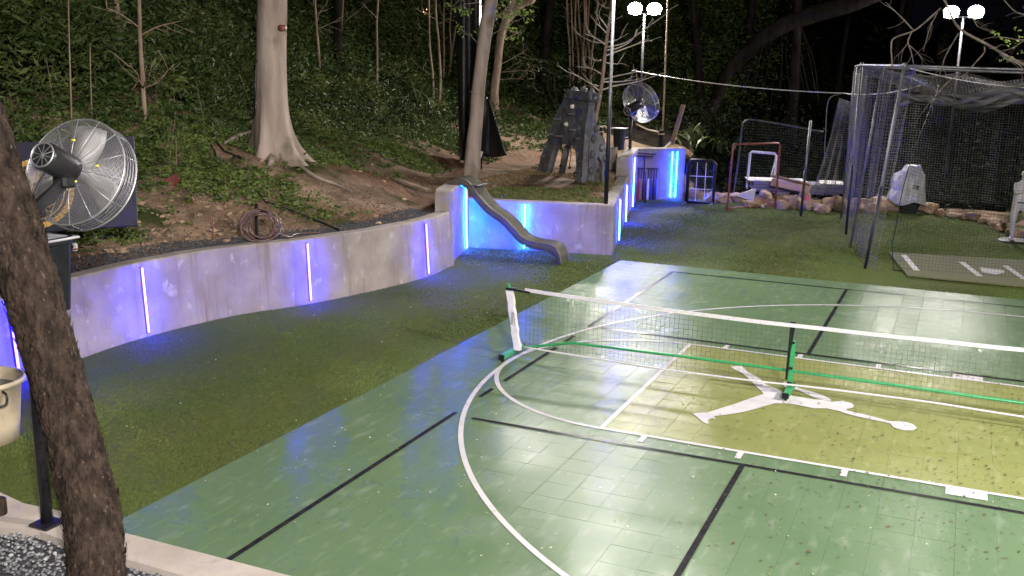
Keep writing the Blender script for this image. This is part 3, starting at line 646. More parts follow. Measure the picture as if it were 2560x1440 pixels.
mb.tube([Vector((x, NY + .055, z)) for x, z in zz], .018, 10); rail = mb.build('frame_rail', M['net_green'], net, True)
for x in (-1.05, -.22, -.12, .13, .52, 1.05, 1.75): mb = MB(); mb.lathe([(.006, 0), (.005, .006)], 8, (x, NY + .055, .319)); mb.build('snap_button', M['steel'], rail)
mb = MB(); mb.beam((.05, NY + .05, zf + .04), (.05, NY + .05, .66), .032, .05, (1, 0, 0), .004); cp = mb.build('centre_post', M['net_green'], net)
mb = MB(); mb.add([(.005, NY + .02, .88), (.065, NY + .02, .88), (.03, NY + .015, .5), (.0, NY + .015, .5), (.02, NY + .015, .2), (-.005, NY + .015, .2), (.005, NY + .032, .88), (.065, NY + .032, .88), (.03, NY + .027, .5), (.0, NY + .027, .5), (.02, NY + .027, .2), (-.005, NY + .027, .2)], [(0, 3, 2, 1), (3, 5, 4, 2), (6, 7, 8, 9), (9, 8, 10, 11), (0, 1, 7, 6), (1, 2, 8, 7), (2, 4, 10, 8), (0, 6, 9, 3), (3, 9, 11, 5)]); mb.build('centre_strap', M['black_plastic'], net)
for z in (.165, .34, .64): mb = MB(); mb.box((.045, NY + .045, z), (.05, .07, .022), None, .003); mb.build('clamp', M['black_plastic'], cp)
def ztop(x): return .865 + .055 * (abs(x) / 3.3) ** 2 * 1.0
def zbot(x): return .15 + .02 * math.sin(x * 1.1)
def nyv(x): return NY + .012 * math.sin(x * 1.7) + .006 * math.sin(x * 5.1)
mb = MB(); xs_ = np.linspace(-3.24, 3.24, 60)
V = []; F = []
for i, x in enumerate(xs_): V += [(x, nyv(x) - .007, ztop(x)), (x, nyv(x) - .009, ztop(x) - .042), (x, nyv(x) + .009, ztop(x) - .042), (x, nyv(x) + .007, ztop(x))]
for i in range(59):
    for j in range(4): F.append((i * 4 + j, i * 4 + (j + 1) % 4, i * 4 + 4 + (j + 1) % 4, i * 4 + 4 + j))
mb.add(V, F); mb.build('top_tape', M['tape'], net)
mb = MB(); mb.tube([(x, nyv(x), zbot(x)) for x in xs_], .0125, 6); mb.build('bottom_tape', M['tape'], net, True)
mb = MB()
nv = 116
for i in range(nv):
    x = -3.22 + 6.44 * i / (nv - 1); z1, z0 = ztop(x) - .05, zbot(x)
    mb.tube([(x + .006 * noise.noise(Vector((x * 9, k * .7, 1))), nyv(x), z1 + (z0 - z1) * k / 8) for k in range(9)], .0010, 3, False)
for k in range(1, 12):
    mb.tube([(x, nyv(x) + .001, ztop(x) - .05 + (zbot(x) - ztop(x) + .05) * k / 12 + .008 * noise.noise(Vector((x * 2.4, k, 5)))) for x in np.linspace(-3.22, 3.22, 110)], .0010, 3, False)
mb.build('netting', M['string'], net)

# ------------------------------------------------------------------ wavy slide
sl = empty('slide', G(1403, 662), 0, 'wavy dark grey plastic slide running down from the raised wall to the turf', 'slide')
ypl = 6.35
pxs = [(1116, 449), (1128, 448), (1150, 447), (1176, 463), (1200, 497), (1228, 525), (1258, 546), (1284, 573), (1306, 596), (1334, 608), (1364, 612), (1386, 620), (1398, 640), (1402, 662)]
path = [onY(u, v, ypl) for u, v in pxs]
path[0].z = 1.40; path[1].z = 1.41
path = smooth_path(path, 5); sec = [(-.02, -.20), (.075, -.215), (.105, -.20), (.10, -.165), (.02, -.13), (-.005, -.07), (-.012, 0), (-.005, .07), (.02, .13), (.10, .165), (.105, .20), (.075, .215), (-.02, .20), (-.045, .1), (-.05, 0), (-.045, -.1)]
V = []; F = []; k = len(sec)
for i, p in enumerate(path):
    t = (path[min(i + 1, len(path) - 1)] - path[max(i - 1, 0)]).normalized(); nrm = Vector((-t.z, 0, t.x)); nrm = nrm if nrm.z > -.2 else -nrm
    nrm.normalize(); sc = 1.0 if i < len(path) - 6 else .8
    for hh, ww in sec: V.append(p + nrm * (hh * sc - .09) + Vector((0, ww * sc + .2, 0)))
for i in range(len(path) - 1):
    for j in range(k): F.append((i * k + j, i * k + (j + 1) % k, i * k + k + (j + 1) % k, i * k + k + j))
F += [tuple(range(k)), tuple(range(len(V) - 1, len(V) - k - 1, -1))]
mb = MB(); mb.add(V, F); mb.build('slide_bed', M['slide'], sl, True)
for sg in (.0, .4):
    mb = MB(); mb.tube([p + Vector((0, sg, .012)) for p in path], .028, 8); mb.build('side_rail', M['slide'], sl, True)
mb = MB(); mb.box((-6.98, ypl + .2, 1.385), (.26, .5, .03), None, .012); mb.build('top_flange', M['slide'], sl)

# ------------------------------------------------------------------ climbing tower
tb = G(1440, 450, 1.0); tl = G(1342, 428, 1.0)
tw = empty('climbing_tower', (tb.x, tb.y, .95), 0, 'grey moulded rock climbing tower with arched legs on the terrace', 'climbing tower')
ex = (tb - tl); ex.z = 0; Wd = ex.length; ex.normalize(); ey = Vector((-ex.y, ex.x, 0)); gz = TZ(tb.x, tb.y)
O = Vector((tl.x, tl.y, gz - .03)); s_px = Wd / 106.0      # metres per picture pixel along the front face
def fpt(u, v, d=0.0):
    """point of the front panel; the panel leans back towards the top"""
    x = (u - 1336) * s_px; z = (448 - v) * .0098; return O + ex * x + ey * (d + z * .03) + Vector((0, 0, z))
outer = [(1336, 446), (1346, 400), (1360, 362), (1370, 320), (1384, 282), (1397, 256), (1400, 240), (1408, 231), (1440, 229), (1462, 233), (1466, 246), (1462, 258), (1458, 300), (1456, 350), (1456, 400), (1456, 448), (1440, 448), (1440, 400), (1436, 372), (1428, 362), (1400, 360), (1384, 366), (1376, 384), (1368, 420), (1362, 446)]
mb = MB(); mb.prism(outer, lambda p: fpt(*p), lambda p: fpt(*p, .16)); front = mb.build('front_panel', M['tower'], tw)
mod = front.modifiers.new('bevel', 'BEVEL'); mod.width = .03; mod.segments = 2; mod.limit_method = 'ANGLE'
# right face, seen at an angle, with two openings, and a matching back panel
O2 = fpt(1456, 448); e2 = (G(1494, 436, 1.0) - tb); e2.z = 0; e2 = ey * .97 + ex * .22; e2.normalize()
def spt(a, z, d=0.0): return O2 + e2 * (a + .16 + z * .0) + Vector((0, 0, z)) - ex * (d + z * .02) + ey * (z * .0)
side_o = [(0, 0), (.0, 1.95), (.04, 2.0), (.2, 1.25), (.38, 1.05), (.52, .0), (.36, 0), (.33, .5), (.24, .65), (.16, .5), (.14, 0)]
mb = MB(); mb.prism(side_o, lambda p: spt(*p), lambda p: spt(*p, .15)); sp = mb.build('side_panel', M['tower'], tw); mod = sp.modifiers.new('bevel', 'BEVEL'); mod.width = .025; mod.segments = 2; mod.limit_method = 'ANGLE'
for k, (a, z) in enumerate([(.1, 1.05), (.3, .85), (.4, .6), (.08, .7), (.16, 1.3), (.44, .25), (.06, .3)]):
    mb = MB(); c = spt(a, z, -.02); mb.rock(c, (.13, .15, .2), 60 + k, 2); mb.build('rock_grip', M['tower'], sp, True)
mb = MB(); mb.prism([(1384, 340), (1400, 300), (1410, 240), (1450, 240), (1452, 340)], lambda p: fpt(*p, .40 - (448 - p[1]) * .0014), lambda p: fpt(*p, .50 - (448 - p[1]) * .0014)); mb.build('back_panel', M['tower'], tw)
for u0, u1 in ((1364, 1390), (1446, 1450)): mb = MB(); mb.tube([fpt(u0, 448, .42), fpt(u1, 340, .34)], [.09, .07], 8); mb.build('back_leg', M['tower'], tw, True)
mb = MB(); mb.prism([(1402, 246), (1410, 226), (1466, 229), (1471, 250)], lambda p: fpt(*p, -.06), lambda p: fpt(*p, .17)); mb.build('top_ledge', M['tower'], tw)
for k, (u, v) in enumerate([(1414, 226), (1438, 224), (1458, 228), (1470, 240)]): mb = MB(); mb.rock(fpt(u, v, .1), (.2, .26, .16), 80 + k, 2); mb.build('ledge_knob', M['tower'], tw, True)
for k, (u, v) in enumerate([(1424, 266), (1411, 311)]): mb = MB(); mb.rock(fpt(u, v, -.02), (.15, .12, .11), 90 + k, 2); mb.build('hand_hold', M['hold'], front, True)
for k, (u, v, a, b) in enumerate([(1428, 284, 20, 6), (1388, 300, 22, 7), (1432, 322, 20, 7), (1398, 342, 26, 6), (1372, 340, 14, 7), (1440, 342, 12, 8), (1352, 400, 16, 5), (1450, 395, 12, 4), (1450, 420, 12, 4), (1346, 424, 18, 4)]):
    mb = MB(); mb.rock(fpt(u, v, -.005), (a * s_px, .11, b * .0098), 110 + k, 2); mb.build('rock_ridge', M['tower'], front, True)
for u in (1397, 1420):
    mb = MB(); mb.tube([fpt(u, 345, -.03), fpt(u, 380, .06), fpt(u - 2, 415, .06)], .012, 6); rp = mb.build('rope', M['blackhose'], tw)
    mb = MB(); mb.lathe([(.02, -.03), (.05, 0), (.02, .03)], 10, fpt(u - 2, 417, .06)); mb.build('rope_knot', M['blackhose'], rp)

# ------------------------------------------------------------------ drum fans
def fan(center, rear, up, r, label, post_foot, post_top, box_off, with_tags=True, rings=26, boxlabel='', wire_r=.0022):
    """rear = unit vector out of the back of the fan (motor side)"""
    c = Vector(center); ax = Vector(rear).normalized(); e1 = (Vector(up) - ax * Vector(up).dot(ax)).normalized(); e2_ = ax.cross(e1)
    f = empty('drum_fan', post_foot, 0, label, 'fan', 'drum fans on posts')
    pt_ = lambda a, rr, d: c + (e1 * math.cos(a) + e2_ * math.sin(a)) * rr + ax * d
    mb = MB()
    for k in range(rings):
        rr = r * (.16 + .84 * k / (rings - 1)); mb.ring(c + ax * (.085 + .05 * (1 - (rr / r) ** 2)), ax, rr, wire_r, 56, 3)
    mb.ring(c + ax * .08, ax, r * 1.005, wire_r * 3, 64, 5); g = mb.build('rear_guard', M['wire'], f, True)
    mb = MB()
    for k in range(14):
        a = 2 * PI * k / 14 + .2; mb.tube([pt_(a, r * .14, .145), pt_(a, r * .6, .12), pt_(a, r, .09), pt_(a, r * 1.01, .0), pt_(a, r, -.09)], wire_r * 1.15, 5)
    mb.build('guard_spokes', M['wire'], f, True)
    mb = MB()
    for d in (-.07, -.035, 0, .035, .065): mb.ring(c + ax * d, ax, r * 1.01, wire_r, 56, 3)
    for k in range(int(rings * .7)):
        rr = r * (.1 + .9 * k / (rings * .7 - 1)); mb.ring(c - ax * (.085 + .04 * (1 - (rr / r) ** 2)), ax, rr, wire_r, 48, 3)
    mb.ring(c - ax * .085, ax, r * 1.005, wire_r * 3, 64, 5); mb.build('front_guard', M['wire'], f, True)
    hub = MB(); hub.lathe([(.03, -.10), (.07, -.08), (.07, .06), (.03, .08)], 18, c, ax); h = hub.build('hub', M['black_metal'], f, True)
    for k in range(3):
        a0 = 2 * PI * k / 3 + .5; V = []; F = []
        for i in range(7):
            rr = r * (.13 + .80 * i / 6); wdt = .34 + .10 * math.sin(i / 6 * PI)
            for j in range(7):
                q = (j / 6 - .5) * 2; V.append(pt_(a0 + q * wdt * (1.25 - .35 * i / 6), rr, q * .055 * (1.2 - .5 * i / 6) + .012 * (1 - q * q)))
        for i in range(6):
            for j in range(6): F.append((i * 7 + j, i * 7 + j + 1, i * 7 + 8 + j, i * 7 + 7 + j))
        mb = MB(); mb.add(V, F); bl = mb.build('blade', M['alu'] if with_tags else M['dimsteel'], f, True); m_ = bl.modifiers.new('solid', 'SOLIDIFY'); m_.thickness = .003
    mr = r * .255; L = r * 1.08
    mb = MB(); mb.lathe([(mr * .7, .10), (mr * .98, .13), (mr, .2), (mr, L - .03), (mr * .93, L), (mr * .80, L + .006), (mr * .78, L - .03)], 28, c, ax, True, False); mo = mb.build('motor', M['black_metal'], f, True)
    mb = MB(); mb.ring(c + ax * (L + .004), ax, mr * .86, mr * .07, 28, 6); mb.build('motor_rim', M['wire'], mo, True)
    mb = MB(); mb.lathe([(mr * .78, L - .028), (mr * .2, L - .022), (.008, L + .0)], 20, c, ax, False, True)
    mb.build('motor_cap', M['black_metal'], mo, True)
    mb = MB()
    for k in range(10): a = 2 * PI * k / 10; mb.tube([pt_(a, .004, L + .002), pt_(a, mr * .8, L - .01)], .0035, 4)
    mb.build('vent_spokes', M['wire'], mo)
    # yoke and post
    pf, ptp = Vector(post_foot), Vector(post_top)
    mb = MB(); mb.tube([pf, ptp], .045, 10); po = mb.build('post', M['black_metal'], f, True)
    mb = MB(); mb.box(pf + Vector((0, 0, .012)), (.19, .19, .024), None, .004); mb.build('base_plate', M['black_metal'], po)
    mb = MB(); hubp = c + ax * (L * .45) - Vector((0, 0, mr * 1.05)); mb.beam(ptp, hubp, .05, .09, bev=.008); mb.box(hubp + Vector((0, 0, .0)), (.14, .14, .10), None, .02); mb.build('mount_arm', M['black_metal'], f)
    mb = MB(); mb.tube(smooth_path([hubp + ax * .1, hubp + ax * .28 - Vector((0, 0, .06)), ptp + Vector((0, 0, -.25)), pf.lerp(ptp, .35)], 6), .009, 6); mb.build('power_cord', M['blackhose'], f, True)
    for k in range(9):
        q = pf.lerp(ptp, .08 + .07 * k); mb = MB(); mb.box(q + Vector((.05, -.02, 0)), (.03, .014, .012)); mb.build('post_tab', M['black_metal'], po)
    if with_tags:
        for a, rr in ((-.9, .55), (.6, .55), (-2.0, .28)): mb = MB(); mb.box(pt_(a, r * rr, .14), (.032, .016, .016), None, .004); mb.build('tag', M['yellow'], g)
    # bin on the post
    bc = Vector(box_off); b = empty('post_bin', bc - Vector((0, 0, .3)), 0, boxlabel, 'bin')
    prof = [(.13, 0, -.30), (.16, 0, .24), (.175, 0, .25), (.178, 0, .30), (.15, 0, .302), (.14, 0, .28), (.12, 0, -.27)]; V = []; F = []; n = 24
    for rr, _, z in prof:
        for j in range(n):
            a = 2 * PI * j / n; ca, sa = math.cos(a), math.sin(a); q = (abs(ca) ** 4 + abs(sa) ** 4) ** -.25; V.append(bc + Vector((ca * rr * q, sa * rr * q, z)))
    for i in range(len(prof) - 1):
        for j in range(n): F.append((i * n + j, i * n + (j + 1) % n, i * n + n + (j + 1) % n, i * n + n + j))
    F += [tuple(range(n - 1, -1, -1)), tuple(range(len(V) - n, len(V)))]
    mb = MB(); mb.add(V, F); mb.build('bin_body', M['black_plastic'], b)
    mb = MB(); mb.ring(bc + Vector((0, 0, .29)), (0, 0, 1), .195, .012, 4, 6) if False else mb.box(bc + Vector((0, 0, .288)), (.375, .375, .02), None, .008); mb.build('bin_rim', M['tarp'], b)
    mb = MB(); q = Vector((pf.x + (ptp.x - pf.x) * .6, pf.y + (ptp.y - pf.y) * .6, bc.z)); mb.beam(q, bc, .04, .06); mb.build('bin_bracket', M['black_metal'], b)
    return f
foot = G(118, 1312, .035); fc = at(202, 437, 8.75)
def view_axis(u, v, cosv, lat):
    d = ray(u, v).normalized(); l_ = (RIGHT * lat[0] + DOWN * lat[1]); l_ = (l_ - d * l_.dot(d)).normalized(); return (-d * cosv + l_ * math.sqrt(1 - cosv * cosv)).normalized()
axr = view_axis(202, 437, .77, (-.87, -.45))
fan(fc, axr, RIGHT * .55 - DOWN * .8, .43, 'big silver drum fan with black motor on a post beside the leaning tree', foot, Vector((foot.x - .02, foot.y, 2.42)), at(118, 684, 8.95), boxlabel='black plastic bin hung on the near fan post, cut off by the leaning trunk', rings=38, wire_r=.0023)
fc2 = at(1602, 256, 28.3); f2 = Vector((fc2.x - .42, fc2.y + .55, 0)); f2.z = 1.2
ax2 = view_axis(1602, 256, .70, (-.75, .5))
fan(fc2, ax2, RIGHT * .55 - DOWN * .8, .55, 'small looking distant drum fan on its post above the bat rack wall', f2, Vector((f2.x, f2.y, 2.6)), at(1548, 347, 28.6), False, 20, 'dark bin with a pale rim beside the distant fan post', .0032)

# ------------------------------------------------------------------ navy board with gold emblem behind the near fan
bd = empty('emblem_board', T(250, 575), 0, 'navy blue board with a gold roped emblem leaning on the bank behind the fan', 'board')
cn = at(175, 462, 14.6); bx = RIGHT.copy(); bx = (bx + FWD * .12).normalized(); nb = (-FWD * .9 + RIGHT * .12 + Vector((0, 0, .2))).normalized(); bx = (bx - nb * bx.dot(nb)).normalized(); bz = nb.cross(bx)
rotm = Matrix.Rotation(R(5), 3, nb); bx = rotm @ bx; bz = rotm @ bz
bp = lambda x, z, d=0.0: cn + bx * x + bz * z + nb * d
mb = MB(); mb.box(cn, (1.66, .04, 1.24), Matrix((bx, -nb, bz)).transposed(), .008); mb.build('panel', M['navy'], bd)
E0 = (-.42, -.10)
def ringpoly(r0, r1, a0=0, a1=360, n=60): return [(E0[0] + r1 * math.cos(R(a0 + (a1 - a0) * i / n)), E0[1] + r1 * math.sin(R(a0 + (a1 - a0) * i / n))) for i in range(n + 1)] + [(E0[0] + r0 * math.cos(R(a1 - (a1 - a0) * i / n)), E0[1] + r0 * math.sin(R(a1 - (a1 - a0) * i / n))) for i in range(n + 1)]
mb = MB()
for k in range(44):
    a = 360 * k / 44; mb.prism(ringpoly(.40, .475, a, a + 7.2, 3), lambda p: bp(p[0], p[1], .022), lambda p: bp(p[0], p[1], .03))
mb.build('rope_ring', M['gold'], bd)
mb = MB(); mb.prism(ringpoly(.345, .36), lambda p: bp(p[0], p[1], .022), lambda p: bp(p[0], p[1], .028)); mb.build('inner_ring', M['gold'], bd)
mb = MB()
for poly in ([(-.30, -.20), (-.22, -.25), (-.08, -.20), (-.02, .10), (-.10, .32), (-.20, .30), (-.28, .05)], [(-.20, .12), (.02, .16), (.10, .28), (-.02, .34), (-.12, .30)], [(.05, .0), (.14, .02), (.24, .14), (.20, .22), (.10, .14)]):
    mb.prism([(E0[0] + x, E0[1] + z) for x, z in poly], lambda p: bp(p[0], p[1], .022), lambda p: bp(p[0], p[1], .029))
mb.build('emblem_shield', M['tan'], bd)
for cur in ([(-.02, -.10), (.06, -.06), (.12, -.10), (.20, -.04), (.26, -.08)], [(-.05, -.18), (.06, -.15), (.14, -.19), (.24, -.14)], [(-.02, -.25), (.08, -.23), (.18, -.25)], [(.16, .02), (.24, .04), (.28, -.02), (.24, -.06)]):
    mb = MB(); mb.tube(smooth_path([bp(E0[0] + x, E0[1] + z, .024) for x, z in cur], 5), [.008, .016, .012, .006], 5); mb.build('emblem_scroll', M['gold'], bd, True)

# ------------------------------------------------------------------ foreground leaning tree
tr = empty('leaning_tree', G(244, 1500, -.03), 0, 'rough barked brown tree trunk leaning across the left foreground', 'tree')
ctr = [(246, 1540, 124, 7.6), (244, 1440, 119, 7.75), (231, 1293, 124, 7.8), (200, 1171, 118, 7.85), (159, 1000, 112, 7.95), (118, 860, 116, 8.0), (86, 750, 121, 8.05), (45, 621, 125, 8.15), (28, 560, 124, 8.2), (-18, 430, 124, 8.3), (-60, 300, 122, 8.4), (-150, 60, 116, 8.6), (-250, -240, 108, 8.9)]
P = [at(u, v, d) for u, v, _, d in ctr]; rads = [w_ / 2 / FPX * d for _, _, w_, d in ctr]; P.insert(0, P[0] + (P[0] - P[1]) * .6); rads.insert(0, rads[0] * 1.15)
pp = smooth_path(P, 34); rr = lerpl(rads, len(pp)); n = 104; V = []
u_ = Vector((1, 0, 0)); acc = 0
for i, p in enumerate(pp):
    t = (pp[min(i + 1, len(pp) - 1)] - pp[max(i - 1, 0)]).normalized(); u_ = (u_ - t * u_.dot(t)).normalized(); q = t.cross(u_); acc += (pp[i] - pp[i - 1]).length if i else 0
    for j in range(n):
        a = 2 * PI * j / n; qv = Vector((math.cos(a) * 9, math.sin(a) * 9, acc * 13)); b_ = noise.noise(qv * .9) + .7 * noise.noise(qv * 2.1 + Vector((7, 0, 0))); vd, _ = noise.voronoi(Vector((math.cos(a) * 4.2, math.sin(a) * 4.2, acc * 7.5)) + .35 * Vector((b_, -b_, b_))); crk = min(1.0, (vd[1] - vd[0]) * 4.5)
        V.append(p + (u_ * math.cos(a) + q * math.sin(a)) * (rr[i] * (1 + .05 * noise.noise(Vector((math.cos(a) * 1.5, math.sin(a) * 1.5, acc * 1.2)))) + .008 * b_ + .016 * (crk - .8)))
F = [(i * n + j, i * n + (j + 1) % n, i * n + n + (j + 1) % n, i * n + n + j) for i in range(len(pp) - 1) for j in range(n)]
mb = MB(); mb.add(V, F); mb.build('trunk', M['bark'], tr, True)
V = []; F = []; k = 0
for i in range(900):       # loose bark flakes
    q = random.randrange(16, len(pp) - 2); a = random.uniform(0, 6.28); t = (pp[q + 1] - pp[q]).normalized(); e1 = t.orthogonal().normalized(); e2_ = t.cross(e1); nn = e1 * math.cos(a) + e2_ * math.sin(a); sd = t.cross(nn)
    c = pp[q].lerp(pp[q + 1], random.random()) + nn * (rr[q] + .006); l_, w_ = random.uniform(.012, .035), random.uniform(.008, .02)
    V += [c - t * l_ - sd * w_, c - t * l_ + sd * w_, c + t * l_ + sd * w_ * .7 + nn * .012, c + t * l_ - sd * w_ * .7 + nn * .014]; F.append((k, k + 1, k + 2, k + 3)); k += 4
mb = MB(); mb.add(V, F); o = mb.build('bark_flakes', M['bark'], tr); tag(o, kind='stuff')
mb = MB(); mb.tube([pp[-1], pp[-1] + Vector((-.3, .2, 1.2)), pp[-1] + Vector((-.2, .6, 2.2))], [rr[-1], .1, .05], 10); mb.build('limb', M['bark'], tr, True)
mb = MB(); mb.tube(smooth_path([at(272, 1238, 7.72), at(268, 1290, 7.70), at(274, 1360, 7.68), at(287, 1440, 7.66), at(288, 1520, 7.6)], 4), .007, 6); mb.build('vine_stem', M['darkbark'], tr, True)

# ------------------------------------------------------------------ cream tub
tbp = G(-38, 1098); tub = empty('plastic_tub', tbp, 0, 'cream plastic tub of water with black rope handle at the left edge', 'tub')
tr_ = .38; mb = MB(); mb.lathe([(tr_ * .80, .0), (tr_ * .86, .2), (tr_ * .95, .56), (tr_ * 1.04, .57), (tr_ * 1.06, .60), (tr_ * 1.03, .62), (tr_ * .97, .615), (tr_ * .93, .58), (tr_ * .84, .2), (tr_ * .80, .03)], 40, tbp); mb.build('tub_wall', M['cream'], tub, True)
mb = MB(); mb.lathe([(tr_ * .90, .50), (.001, .50)], 40, tbp, None, False, False); mb.build('water', M['water'], tub)
hp = tbp + (RIGHT * .75 - FWD * .66).normalized() * (tr_ * .96)
hd = (RIGHT * .66 + FWD * .75); hd.z = 0; hd.normalize(); ho = (hp - tbp); ho.z = 0; ho.normalize()
mb = MB(); mb.tube(smooth_path([hp + hd * .06 + Vector((0, 0, .49)), hp + hd * .07 + ho * .05 + Vector((0, 0, .46)), hp + hd * .05 + ho * .06 + Vector((0, 0, .38)), hp - hd * .05 + ho * .06 + Vector((0, 0, .38)), hp - hd * .07 + ho * .05 + Vector((0, 0, .46)), hp - hd * .06 + Vector((0, 0, .49))], 5), .012, 8); mb.build('rope_handle', M['blackhose'], tub, True)
mb = MB(); q = G(4, 1296, .0); mb.lathe([(.05, -.05), (.06, .05), (.058, .16), (.045, .17)], 14, q + Vector((-.02, 0, 0))); o = mb.build('post_stub', M['bark'], None, True); tag(o, 'short brown wooden stub on the concrete at the far left edge', 'post')

# ------------------------------------------------------------------ trees on the bank
def trunk_mesh(P, rads, n=26, flare=0.0, lobes=5, seed=0, amp=.05):
    pp = smooth_path(P, 7); rr = lerpl(rads, len(pp)); V = []; u_ = Vector((1, 0, 0)); L = 0
    for i, p in enumerate(pp):
        t = (pp[min(i + 1, len(pp) - 1)] - pp[max(i - 1, 0)]).normalized(); u_ = (u_ - t * u_.dot(t)).normalized(); q = t.cross(u_); L += (pp[i] - pp[i - 1]).length if i else 0
        fl = flare * math.exp(-L / .45)
        for j in range(n):
            a = 2 * PI * j / n; lob = max(0, math.cos(lobes * a + seed)) ** 1.5 * .8 + .3
            V.append(p + (u_ * math.cos(a) + q * math.sin(a)) * (rr[i] * (1 + amp * noise.noise(Vector((math.cos(a) * 2, math.sin(a) * 2, L * 1.5 + seed)))) + fl * lob))
    F = [(i * n + j, i * n + (j + 1) % n, i * n + n + (j + 1) % n, i * n + n + j) for i in range(len(pp) - 1) for j in range(n)] + [tuple(range(n - 1, -1, -1)), tuple(range((len(pp) - 1) * n, len(pp) * n))]
    mb = MB(); mb.add(V, F); return mb
def leaf_cloud(mb, c, r, n, size, flat=.6, seed=0):
    rr_ = random.Random(seed)
    for _ in range(n):
        p = Vector((rr_.gauss(0, 1), rr_.gauss(0, 1), rr_.gauss(0, flat))); p = p.normalized() * r * rr_.random() ** .5 + Vector(c); s_ = size * rr_.uniform(.6, 1.3)
        d = Vector((rr_.gauss(0, 1), rr_.gauss(0, 1), rr_.gauss(0, .6) - .3)).normalized(); e = d.orthogonal().normalized(); e = Matrix.Rotation(rr_.uniform(0, 6.28), 3, d) @ e; f = d.cross(e)
        mb.add([p - d * s_, p + e * s_ * .42 - d * s_ * .1 + f * s_ * .1, p + d * s_, p - e * s_ * .42 - d * s_ * .1 + f * s_ * .1], [(0, 1, 2, 3)])
def twig(mb, p0, d, L, r, depth, rnd, leaves=None, bend=.25, up=.0, k=5, kids=3):
    pts = [Vector(p0)]; d = Vector(d).normalized()
    for i in range(k):
        d = (d + Vector((rnd.gauss(0, bend), rnd.gauss(0, bend), rnd.gauss(0, bend * .6) + up))).normalized(); pts.append(pts[-1] + d * (L / k))
    mb.tube(pts, [r, r * .75, r * .45], 5 if r < .02 else 7)
    if depth > 0:
        for _ in range(kids):
            i = rnd.randrange(1, k + 1); dd = (pts[i] - pts[i - 1]).normalized(); sd = (dd.orthogonal()); sd = Matrix.Rotation(rnd.uniform(0, 6.28), 3, dd) @ sd
            twig(mb, pts[i], dd * .6 + sd.normalized() * .8, L * rnd.uniform(.35, .6), r * .55, depth - 1, rnd, leaves, bend, up, max(3, k - 1), kids)
    elif leaves is not None: leaves.append(pts[-1])
    return pts

bt = T(690, 392); bt.z -= .1
big = empty('old_tree', bt, 0, 'thick pale grey barked tree with flared roots on the bank', 'tree')
Dt = (bt - CAM).length; tp = lambda u, v, dd=0: at(u, v, Dt + dd)
P = [bt + Vector((0, 0, -.1)), tp(684, 350), tp(680, 290), tp(678, 200), tp(679, 100), tp(681, 0), tp(686, -160), tp(700, -420)]
trunk_mesh(P, [.36, .315, .30, .285, .275, .27, .25, .2], 44, .46, 5, 1.0, .04).build('trunk', M['paletrunk'], big, True)
for pts, rads in (([(662, 345), (620, 344), (585, 350), (562, 362)], [.16, .10, .06, .02]), ([(655, 330), (600, 312), (560, 318), (530, 312)], [.14, .08, .05, .02]), ([(705, 372), (728, 396), (748, 412), (760, 430)], [.14, .08, .05, .02]), ([(712, 380), (740, 396), (775, 406), (790, 410)], [.11, .06, .035, .015]), ([(690, 385), (680, 402), (672, 418)], [.14, .08, .03]), ([(745, 425), (790, 448), (840, 466), (880, 486)], [.03, .035, .025, .01])):
    mb = MB(); q = [T(u, v, .03 if i else .10) for i, (u, v) in enumerate(pts)]; mb.tube(smooth_path(q, 5), rads, 9); mb.build('root', M['paletrunk'], big, True)
mb = MB(); a_ = tp(700, 70, -.25); mb.tube([a_, a_ + RIGHT * .10 - FWD * .05 + Vector((0, 0, -.01))], .058, 12); o = mb.build('pipe_stub', M['brown_pipe'], None, True); tag(o, 'short brown pipe stub sticking out of the thick pale trunk', 'pipe')
lim = MB(); lv = []; rnd = random.Random(4)
for k in range(6): twig(lim, P[-1] - Vector((0, 0, .6 * k * .4)), (math.cos(k * 1.1), math.sin(k * 1.1), .7), 2.6, .09, 2, rnd, lv)
lim.build('limbs', M['paletrunk'], big, True); lm = MB()
for i, p in enumerate(lv): leaf_cloud(lm, p, .5, 26, .07, .6, i)
lm.build('crown', M['leaf'], big)

t2 = G(1180, 432, 1.12); D2 = (t2 - CAM).length
tree2 = empty('leafy_tree', t2, 0, 'tall slim pale tree behind the top of the slide with leafy shoots near its top', 'tree')
q2 = lambda u, v, dd=0: at(u, v, D2 + dd)
P = [t2 - Vector((0, 0, .3)), q2(1182, 380), q2(1190, 300), q2(1194, 240), q2(1203, 160), q2(1215, 70), q2(1228, 0), q2(1245, -150), q2(1250, -330)]
trunk_mesh(P, [.21, .185, .165, .16, .155, .16, .15, .12, .07], 24, .05, 4, 2, .04).build('trunk', M['paletrunk'], tree2, True)
mb = MB(); mb.ring(q2(1193, 232), (P[4] - P[3]), .165, .018, 20, 6); mb.build('bark_collar', M['paletrunk'], tree2, True)
rnd = random.Random(12); lv = []
for k, (u, v, d) in enumerate([(1206, 120, (-.4, .2, .7)), (1218, 60, (.6, -.2, .6)), (1222, 30, (-.5, -.3, .6)), (1226, 15, (.8, .2, .3)), (1212, 90, (.7, .1, .2)), (1230, -20, (.5, -.5, .6)), (1232, -40, (.8, .2, .5))]): br = MB(); twig(br, q2(u, v), RIGHT * d[0] + FWD * d[1] + Vector((0, 0, d[2])), .85, .014, 2, rnd, lv); br.build('branch', M['paletrunk'], tree2, True)
lm = MB()
for i, p in enumerate(lv): leaf_cloud(lm, p, .16, 9, .05, .8, 40 + i)
lm.build('leaves', M['leaf_fresh'], tree2)

